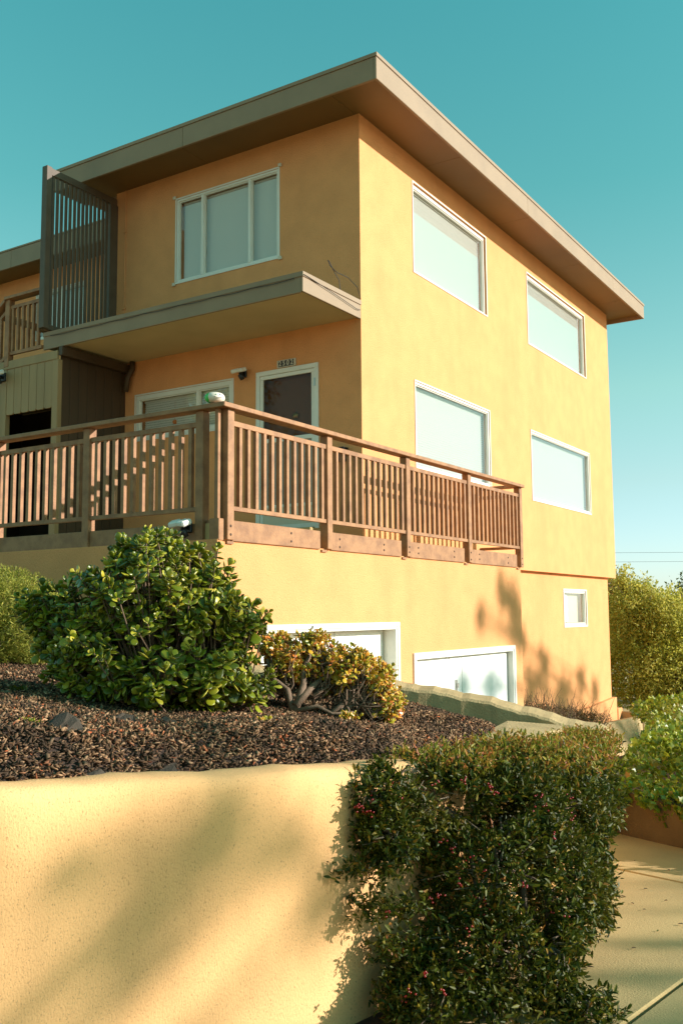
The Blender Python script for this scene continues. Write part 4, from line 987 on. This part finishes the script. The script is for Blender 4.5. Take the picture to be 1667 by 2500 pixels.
# twigs
tw = MB()
for _ in range(260):
    bl_ = H[r.integers(len(H))]; v = rdir(1, r)[0]; p1 = np.array(bl_[:3])+v*np.array(bl_[3:6])*1.03; p0 = np.array(bl_[:3])+v*np.array(bl_[3:6])*0.2
    if p1[2] < -1.6: continue
    A_ = fg(*p0)-hb; C_ = fg(*p1)-hb; m1 = A_.lerp(C_, 0.5)+Vector(r.normal(size=3)*0.02)
    tw.tube([A_, m1, C_], [0.006, 0.004, 0.0015], 4, cap=False)
for k in range(5):
    q = [(0.62+0.1*k, 4.5, -1.62), (0.6+0.1*k, 4.45, -1.3), (0.55+0.12*k, 4.5, -0.95)]
    tw.tube([fg(*c_)-hb for c_ in q], [0.018, 0.014, 0.006], 6)
tw.build('twigs', M['bark'], hedge, kind='stuff')
# berries in clusters
bv, bf = [], []
bs = MB().lathe([(0.0001, -1), (0.7, -0.7), (1, 0), (0.7, 0.7), (0.0001, 1)], n=7); BV, BF = bs.v, bs.f
cl = [(0.06, 4.0, -0.77, 14), (0.12, 4.03, -0.745, 10), (0.10, 4.02, -0.79, 9), (0.20, 4.08, -0.70, 5), (0.24, 4.07, -0.755, 3), (0.50, 4.18, -0.70, 6), (0.38, 4.13, -0.695, 4), (0.62, 4.22, -0.735, 6), (0.64, 4.22, -0.76, 4),
      (0.40, 4.0, -0.90, 4), (0.43, 4.0, -0.935, 5), (0.46, 3.99, -1.06, 5), (0.37, 3.93, -1.09, 6), (0.33, 3.92, -1.10, 4), (0.17, 3.93, -1.15, 4), (0.72, 4.05, -1.09, 5), (0.85, 4.35, -0.79, 5), (0.98, 4.4, -0.80, 4),
      (0.86, 4.3, -0.83, 5), (1.0, 4.4, -0.9, 6), (0.87, 4.2, -0.93, 5), (0.30, 3.87, -1.36, 5), (0.36, 3.87, -1.42, 5), (0.25, 3.9, -1.44, 4), (0.60, 4.05, -1.3, 3), (0.55, 3.95, -1.0, 2), (0.22, 3.93, -1.47, 4)]
cl += [(r.uniform(0.35, 0.95), r.uniform(4.0, 4.2), r.uniform(-1.5, -0.75), int(r.integers(2, 5))) for _ in range(14)]
for (s, d, z, n) in cl:
    p = np.array([[0.0, 0, 0]]*n)+r.normal(size=(n, 3))*0.009
    o = batch('berry_cluster', BV, BF, p, rdir(n, r), rdir(n, r), 0.0048, 0.0048, 0.0048, M['berry'], hedge, kind=None, smooth=True)
    o.location = fg(s, d-0.05, z)-hb

# ---- ivy bank on the right with its low wall
ibase = fg(3.0, 8.2, -1.7)
iw = [(1.75, 7.95, -1.30), (1.95, 7.62, -1.32), (2.10, 7.36, -1.34), (2.34, 6.95, -1.36), (2.75, 6.35, -1.38), (3.4, 5.6, -1.40), (4.4, 4.8, -1.42)]
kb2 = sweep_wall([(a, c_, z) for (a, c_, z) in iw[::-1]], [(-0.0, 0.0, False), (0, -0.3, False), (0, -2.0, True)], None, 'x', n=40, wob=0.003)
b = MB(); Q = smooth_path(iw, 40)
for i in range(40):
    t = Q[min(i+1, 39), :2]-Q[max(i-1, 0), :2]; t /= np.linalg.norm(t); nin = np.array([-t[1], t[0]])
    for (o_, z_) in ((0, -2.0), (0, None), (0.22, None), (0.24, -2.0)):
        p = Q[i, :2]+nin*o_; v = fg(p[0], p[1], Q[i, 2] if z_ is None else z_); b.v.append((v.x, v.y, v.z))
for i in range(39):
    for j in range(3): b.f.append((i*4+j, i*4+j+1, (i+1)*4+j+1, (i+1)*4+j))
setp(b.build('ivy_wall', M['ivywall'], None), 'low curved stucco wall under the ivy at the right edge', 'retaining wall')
# earth bank behind it
S2 = np.linspace(1.9, 9.0, 24); D2 = np.linspace(4.9, 14.5, 26)
def bank(s, d):
    dk = np.interp(s, [1.75, 1.95, 2.1, 2.34, 2.75, 3.4, 4.4, 9], [7.95, 7.62, 7.36, 6.95, 6.35, 5.6, 4.8, 4.0])
    x = np.clip((d-dk-0.05)/0.5, 0, 1); left = np.clip((s-(2.2+0.30*(d-7.5)))/0.5, 0, 1)
    h = -1.95 + 0.60*x*left
    return h - 0.03*np.clip(d-9, 0, 9) + 0.0*s
grid_mesh('ivy_bank_soil', S2, D2, bank, M['soil'])
ivy = thing('ivy_bed', 'bright green ivy covering the bank beside the house, right edge', 'ivy', ibase)
r = np.random.default_rng(51)
I = [(2.62, 7.80, -1.22, 0.44, 0.42, 0.24), (2.90, 7.35, -1.22, 0.48, 0.45, 0.24), (3.4, 6.9, -1.25, 0.6, 0.6, 0.28), (3.15, 8.6, -1.18, 0.55, 0.8, 0.20), (3.75, 9.6, -1.2, 0.75, 1.0, 0.20), (3.9, 8.0, -1.2, 0.8, 0.9, 0.25),
     (4.25, 10.8, -1.26, 0.85, 0.9, 0.2), (4.8, 9.6, -1.22, 1.0, 1.2, 0.25), (4.7, 12.5, -1.3, 1.0, 1.2, 0.2), (5.8, 13.5, -1.4, 1.4, 1.4, 0.2),
     (2.16, 7.42, -1.34, 0.16, 0.14, 0.09), (2.30, 7.15, -1.36, 0.16, 0.14, 0.10), (2.45, 6.88, -1.37, 0.17, 0.14, 0.10), (2.65, 6.6, -1.38, 0.18, 0.14, 0.10), (2.95, 6.2, -1.38, 0.2, 0.15, 0.10)]
p_ = foliage('foliage', ivy, ibase, I, 16000, 0.042, 0.041, M['ivy'], r, jitter=0.25, cull=0.8, tmpl=(IVY_V, IVY_F), per=2, spread=0.7, outw=1.0, upw=0.3, zmin=lambda s, d: -1.62)[1]
# the nearest ivy leaves, each its own piece
tm = batch('leaf', IVY_V, IVY_F, np.zeros((1, 3)), np.array([[1., 0, 0]]), np.array([[0, 0, 1.]]), 1, 1, 1, M['ivy'], ivy, kind=None); me = tm.data; bpy.data.objects.remove(tm)
cd_ = np.linalg.norm(p_-np.array(CAM), axis=1); lat = (p_-np.array(CAM))@np.array(RT); dep = (p_-np.array(CAM))@np.array(FW)
vis = np.where((lat/dep < 0.37) & (lat/dep > 0.25))[0]; vis = vis[np.argsort(cd_[vis])][:260]
for i in vis:
    o = bpy.data.objects.new('leaf', me); link(o, ivy); q = Vector(p_[i]-np.array(ibase)); o.location = q-FW*0.03
    n_ = (-FW*0.6+RT*0.4+Vector((0, 0, 0.6))+Vector(r.normal(size=3)*0.35)).normalized()
    o.rotation_euler = (n_.to_track_quat('Z', 'X').to_matrix() @ Matrix.Rotation(r.uniform(0, 6.28), 3, 'Z')).to_euler(); k = r.uniform(0.038, 0.056); o.scale = (k, k, k)

# ---- dry brush at the foot of the garage wall
r = np.random.default_rng(61); B0 = fg(4.1, 13.9, -1.8)
def at_house(x, y, z): return Vector((x, y, z))
B0 = at_house(5.6, -0.25, -2.2)
brush = thing('dry_shrub', 'dry brown shrub at the foot of the wall right of the garage door', 'shrub', B0)
tw = MB(); n = 0
for _ in range(420):
    u = r.uniform(-1.9, 1.7); hgt = 0.86-0.15*(u+1.0)+0.08*r.normal()
    if hgt < 0.1: hgt = 0.12
    x0 = u; p0 = Vector((x0, r.uniform(-0.2, 0.15), 0)); p1 = p0+Vector((0.15*r.normal(), 0.1*r.normal(), hgt*0.6)); p2 = p1+Vector((0.18*r.normal(), 0.12*r.normal(), hgt*0.4))
    tw.tube([p0, p1, p2], [0.008, 0.005, 0.002], 3, cap=False)
tw.build('twigs', M['dry'], brush, kind='stuff')
n = 9000; u = r.uniform(-1.9, 1.9, n); hh = (0.80-0.15*(u+1.0)); P = np.stack([u+0.1*r.normal(size=n), r.uniform(-0.28, 0.2, n), np.abs(hh)*r.uniform(0.05, 1.0, n)], 1)
batch('foliage', *(QUAD_V, QUAD_F), P, rdir(n, r), rdir(n, r), 0.035, 0.015, 0.03, M['dry'], brush)
# small weeds
def weed(s, d, n, L0, label, z=None, m='needle', grp=None):
    z = bedz(s, d) if z is None else z; t = thing('weed', label, 'weed', fg(s, d, z)); th = r.uniform(0, 6.28, n)
    X = np.stack([np.cos(th), np.sin(th), r.uniform(0.5, 2.0, n)], 1); P = r.normal(size=(n, 3))*np.array([0.02, 0.02, 0.004])
    batch('leaves', LEAF_V, LEAF_F, P, X, rdir(n, r), L0, L0*0.35, L0, M[m], t)
weed(1.16, 7.15, 22, 0.05, 'small light green weed growing against the driveway wall', m='ivy')
weed(-1.2, 3.75, 40, 0.03, 'low bright green weeds at the left edge of the mulch', m='ivy')
weed(-1.72, 5.2, 30, 0.05, 'dark weed sprout in the shade left of the jade bush', m='hedge')

# ---- feathery shrub on the left
r = np.random.default_rng(71); sb = fg(-3.0, 8.0, bedz(-3.0, 8.0))
t = thing('feathery_shrub', 'fine-leaved yellow green shrub at the left edge below the porch', 'shrub', sb)
FB = [(-3.3, 8.0, 0.10, 0.50, 0.5, 0.36), (-2.72, 7.9, 0.02, 0.42, 0.5, 0.36), (-3.0, 7.7, -0.18, 0.6, 0.4, 0.28), (-3.9, 8.2, 0.2, 0.6, 0.5, 0.45), (-2.45, 7.8, -0.1, 0.3, 0.4, 0.30)]
foliage('foliage', t, sb, FB, 13000, 0.035, 0.006, M['needle'], r, jitter=0.35, cull=0.7, tmpl=(QUAD_V, QUAD_F), per=7, outw=0.7, upw=0.7, gap=0.10, gsc=6)
b = MB()
for _ in range(60):
    bl_ = FB[r.integers(5)]; v = rdir(1, r)[0]; p1 = np.array(bl_[:3])+v*np.array(bl_[3:6])*0.95
    b.tube([Vector((0.2*r.normal(), 0.2*r.normal(), 0)), (fg(*p1)-sb).lerp(Vector((0, 0, 0)), 0.5)+Vector(r.normal(size=3)*0.05), fg(*p1)-sb], [0.012, 0.007, 0.003], 4, cap=False)
b.build('branches', M['bark'], t, kind='stuff')

# ---- trees
def tree(name, label, s, d, zb, H_, blobs, n, L0, W0, m, seed, trunk_r=0.12, per=6, jitter=0.6, gap=0.0, gsc=1.2, cull=0.55, extra=None, cat='tree', group=None, upw=0.3, clus=1.2, fork_at=0.35):
    r = np.random.default_rng(seed); base = fg(s, d, zb); t = thing(name, label, cat, base, group)
    bl_ = [(s+q[0], d+q[1], zb+q[2], q[3], q[4], q[5]) for q in blobs]
    foliage('crown', t, base, bl_, n, L0, W0, m, r, jitter=jitter, cull=cull, per=per, gap=gap, gsc=gsc, tmpl=(QUAD_V, QUAD_F), upw=upw, clus=clus)
    if extra: foliage('crown', t, base, [(s+q[0], d+q[1], zb+q[2], q[3], q[4], q[5]) for q in extra[0]], extra[1], L0, W0, extra[2], r, jitter=0.8, cull=0.0, per=per, tmpl=(QUAD_V, QUAD_F), clus=1.2)
    b = MB(); fork = Vector((0.05*r.normal(), 0.05*r.normal(), H_*fork_at))
    b.tube([(0, 0, -0.3), (0.04, 0.02, H_*fork_at*0.4), fork], [trunk_r*1.3, trunk_r, trunk_r*0.8], 9)
    b.build('trunk', M['bark'], t, smooth=True)
    b = MB()
    for q in bl_:
        c_ = fg(q[0], q[1], q[2])-base
        b.tube([fork*0.9, fork.lerp(c_, 0.5)+Vector(r.normal(size=3)*0.15), c_], [trunk_r*0.6, trunk_r*0.4, trunk_r*0.15], 6, cap=False)
        for _ in range(7):
            v = rdir(1, r)[0]*np.array(q[3:6])*0.85; e_ = fg(q[0]+v[0], q[1]+v[1], q[2]+v[2])-base
            b.tube([c_*0.8+fork*0.2, c_.lerp(e_, 0.6)+Vector(r.normal(size=3)*0.08), e_], [trunk_r*0.22, trunk_r*0.12, trunk_r*0.04], 4, cap=False)
    b.build('limbs', M['bark'], t, smooth=True)
    return t
# seen beyond the house at the right
tree('olive_shrub_tree', 'pale olive shrubby tree directly behind the far house corner', 7.6, 23.0, -3.4, 3.8,
     [(-0.3, 0, 2.4, 1.3, 1.0, 1.1), (0.9, 0.2, 1.9, 1.1, 1.0, 0.9), (-0.8, 0.3, 2.0, 1.0, 1.0, 1.0), (0.2, -0.2, 3.1, 0.9, 0.8, 0.6), (-0.8, 0.1, 3.4, 0.6, 0.6, 0.6), (1.2, -0.2, 1.5, 0.8, 0.6, 0.6), (-0.2, -0.3, 2.9, 0.5, 0.5, 1.0), (0.6, -0.3, 2.5, 0.4, 0.5, 1.0), (-0.95, 0, 4.1, 0.22, 0.2, 0.35), (-0.5, 0, 3.9, 0.25, 0.2, 0.3), (0.3, 0, 3.7, 0.3, 0.2, 0.25), (0.9, 0, 2.9, 0.35, 0.2, 0.3), (1.5, 0, 2.4, 0.3, 0.2, 0.25)], 9500, 0.08, 0.032, M['olive'], 81, trunk_r=0.07, jitter=0.55)
tree('autumn_tree', 'tree turning orange and yellow behind the pale olive tree', 8.6, 28.0, -3.4, 4.8,
     [(-0.6, 0, 3.0, 1.1, 1.0, 1.0), (0.2, 0, 2.6, 1.2, 1.0, 0.9), (-0.9, 0, 4.0, 0.7, 0.6, 0.5), (0.1, 0.3, 3.6, 0.7, 0.6, 0.5)], 2600, 0.10, 0.055, M['autumn'], 82, trunk_r=0.09, jitter=0.7,
     extra=([(-0.2, 0, 3.2, 1.3, 1.2, 1.0)], 1500, M['olive']))
tree('oak_tree', 'dark green oak rising at the right edge of the photo', 11.3, 29.0, -3.6, 6.0,
     [(-0.2, 0, 3.2, 1.6, 1.4, 1.2), (-0.9, 0, 4.1, 0.8, 0.8, 0.45), (0.3, 0, 4.4, 1.0, 0.8, 0.6), (1.2, 0.4, 3.8, 1.3, 1.2, 1.1), (-0.5, 0, 2.0, 1.5, 1.2, 0.9), (-0.1, 0, 5.0, 0.45, 0.4, 0.3)], 5200, 0.10, 0.05, M['oak'], 83, trunk_r=0.18, jitter=0.6, gap=0.12, gsc=1.6)
tree('understory_tree', 'deep green tree filling the gap below the oak', 8.8, 25.5, -3.5, 3.2,
     [(0.2, 0, 1.3, 1.3, 1.0, 0.8), (1.2, 0, 1.5, 1.2, 1.0, 0.9), (0.0, 0, 2.3, 1.0, 0.9, 0.6), (0.8, 0.3, 0.6, 1.2, 0.8, 0.5), (1.6, 0, 2.3, 0.8, 0.8, 0.6)], 4200, 0.09, 0.045, M['oak'], 84, trunk_r=0.08, jitter=0.5)
o = setp(grid_mesh('hillside', np.linspace(-80, 120, 30), np.linspace(34, 260, 20), lambda s, d: -5.5-0.01*(d-34)+0.8*np.sin(s*0.08)*np.cos(d*0.05), M['grassground']), kind='structure')
# street trees off to the right, whose shadows fall on the walls
def toward_sun(p, t): return Vector(p)+SUN*t
def to_fg(p):
    q = Vector(p)-CAM; return (q.dot(RT), q.dot(FW), p.z)
def crown_at(spots, s0, d0, zb):
    o = []
    for (p, t, a_, b_, c_) in spots:
        q = to_fg(toward_sun(p, t)); o.append((q[0]-s0, q[1]-d0, q[2]-zb, a_, b_, c_))
    return o
g1 = [(fg(-0.56, 3.44, -0.82), 26.0, 0.3, 0.20, 0.18), (fg(-0.62, 3.38, -1.02), 25.5, 0.3, 0.20, 0.16), (fg(-0.86, 3.15, -0.80), 25.0, 0.3, 0.15, 0.10),
      (fg(-1.14, 2.86, -0.74), 25.5, 0.3, 0.12, 0.12), (fg(-0.24, 3.75, -0.88), 25, 0.3, 0.2, 0.14), (fg(-0.06, 3.93, -1.12), 24.5, 0.3, 0.14, 0.12), (fg(-0.4, 3.55, -0.70), 26, 0.3, 0.16, 0.10),
      (fg(-1.7, 5.2, -0.5), 24, 0.4, 0.5, 0.10),
      (fg(2.2, 6.0, -1.62), 20.5, 0.6, 0.05, 0.04), (fg(2.2, 5.4, -1.62), 20.5, 0.6, 0.07, 0.05), (fg(1.8, 4.9, -1.62), 20.5, 0.6, 0.08, 0.06), (fg(1.5, 4.4, -1.6), 21.0, 0.6, 0.09, 0.06), (fg(1.3, 3.95, -1.6), 20.0, 0.6, 0.06, 0.05)]
g2 = [((3.05, -0.6, 0.12), 28.0, 0.4, 0.26, 0.34), ((3.25, -0.6, -0.30), 28.5, 0.4, 0.30, 0.26), ((2.7, -0.6, 0.30), 27.0, 0.4, 0.14, 0.26), ((2.0, -0.6, -0.05), 28.0, 0.3, 0.16, 0.2), ((2.5, -0.6, -0.95), 28.0, 0.4, 0.3, 0.2),
      ((1.6, -0.6, -0.9), 28.0, 0.4, 0.2, 0.2), ((5.4, 0.1, -1.2), 28.0, 0.4, 0.34, 0.34), ((6.0, 0.1, -0.9), 28.5, 0.4, 0.2, 0.34), ((6.9, 0.1, -1.35), 27.5, 0.4, 0.34, 0.28), ((7.8, 0.1, -1.25), 28.0, 0.4, 0.26, 0.3),
      ((8.6, 0.1, -1.5), 28.0, 0.4, 0.2, 0.26), ((5.1, 0.1, -0.5), 28.0, 0.4, 0.16, 0.26), ((6.5, 0.1, -1.9), 28.0, 0.5, 0.7, 0.2)]
tree('street_tree', 'tall open-crowned street tree far to the right, its shadow on the garden wall', 24.0, -5.0, -1.9, 8.5,
     crown_at(g1, 24.0, -5.0, -1.9), 360, 0.075, 0.04, M['oak'], 91, trunk_r=0.045, clus=0.35, fork_at=0.9, jitter=1.0, cull=0.0, group='street trees casting shadows')
tree('street_tree', 'street tree to the right beyond the first, its shadow on the garage wall', 30.0, 16.0, -2.2, 9.5,
     crown_at(g2, 30.0, 16.0, -2.2), 1000, 0.10, 0.04, M['oak'], 92, trunk_r=0.07, clus=0.5, fork_at=0.9, jitter=1.0, cull=0.0, group='street trees casting shadows')
# trees to the left of the frame, seen only as reflections in the shaded windows
tree('street_tree', 'leafy tree across the garden on the left, mirrored in the porch windows', -20.0, 6.5, -1.6, 8.0,
     [(0, 0, 5.5, 2.6, 2.6, 2.2), (1.5, 1.5, 7.5, 2.0, 2.0, 1.6), (-1.5, -1, 7.0, 2.2, 2.0, 1.8), (0.5, 0, 9.8, 1.6, 1.6, 1.6)], 3000, 0.16, 0.08, M['oak'], 93, trunk_r=0.2, jitter=0.9)

# ---- power lines far behind
for z, lab, sag in ((3.62, 'upper thin power line crossing the sky at the right', 0.15), (3.05, 'lower thin power line crossing the sky above the trees', -0.1)):
    b = MB(); pts = [fg(s, 60, z+0.00002*(s-40)**2+sag*0.0) for s in np.linspace(-10, 70, 30)]
    b.tube(pts, 0.010, 4); setp(b.build('power_line', M['ink'], None), lab, 'power line', 'power lines')

# ---- a few dead leaves blown onto the pavement
r = np.random.default_rng(101); n = 46
s_ = r.uniform(1.0, 2.6, n); d_ = r.uniform(3.7, 6.6, n); k = s_ < 0.36*d_
s_, d_ = s_[k], d_[k]; n = len(s_)
P = fga(np.stack([s_, d_, gz(s_, d_)+0.006], 1)); X = rdir(n, r); X[:, 2] = 0.1*r.normal(size=n)
setp(batch('leaf_litter', LEAF_V, LEAF_F, P, X, np.tile([0, 0, 1.0], (n, 1)), 0.026*r.uniform(0.6, 1.4, n), 0.013, 0.04, M['dry'], None), 'scattered small dead leaves on the sunlit pavement', 'leaf litter')
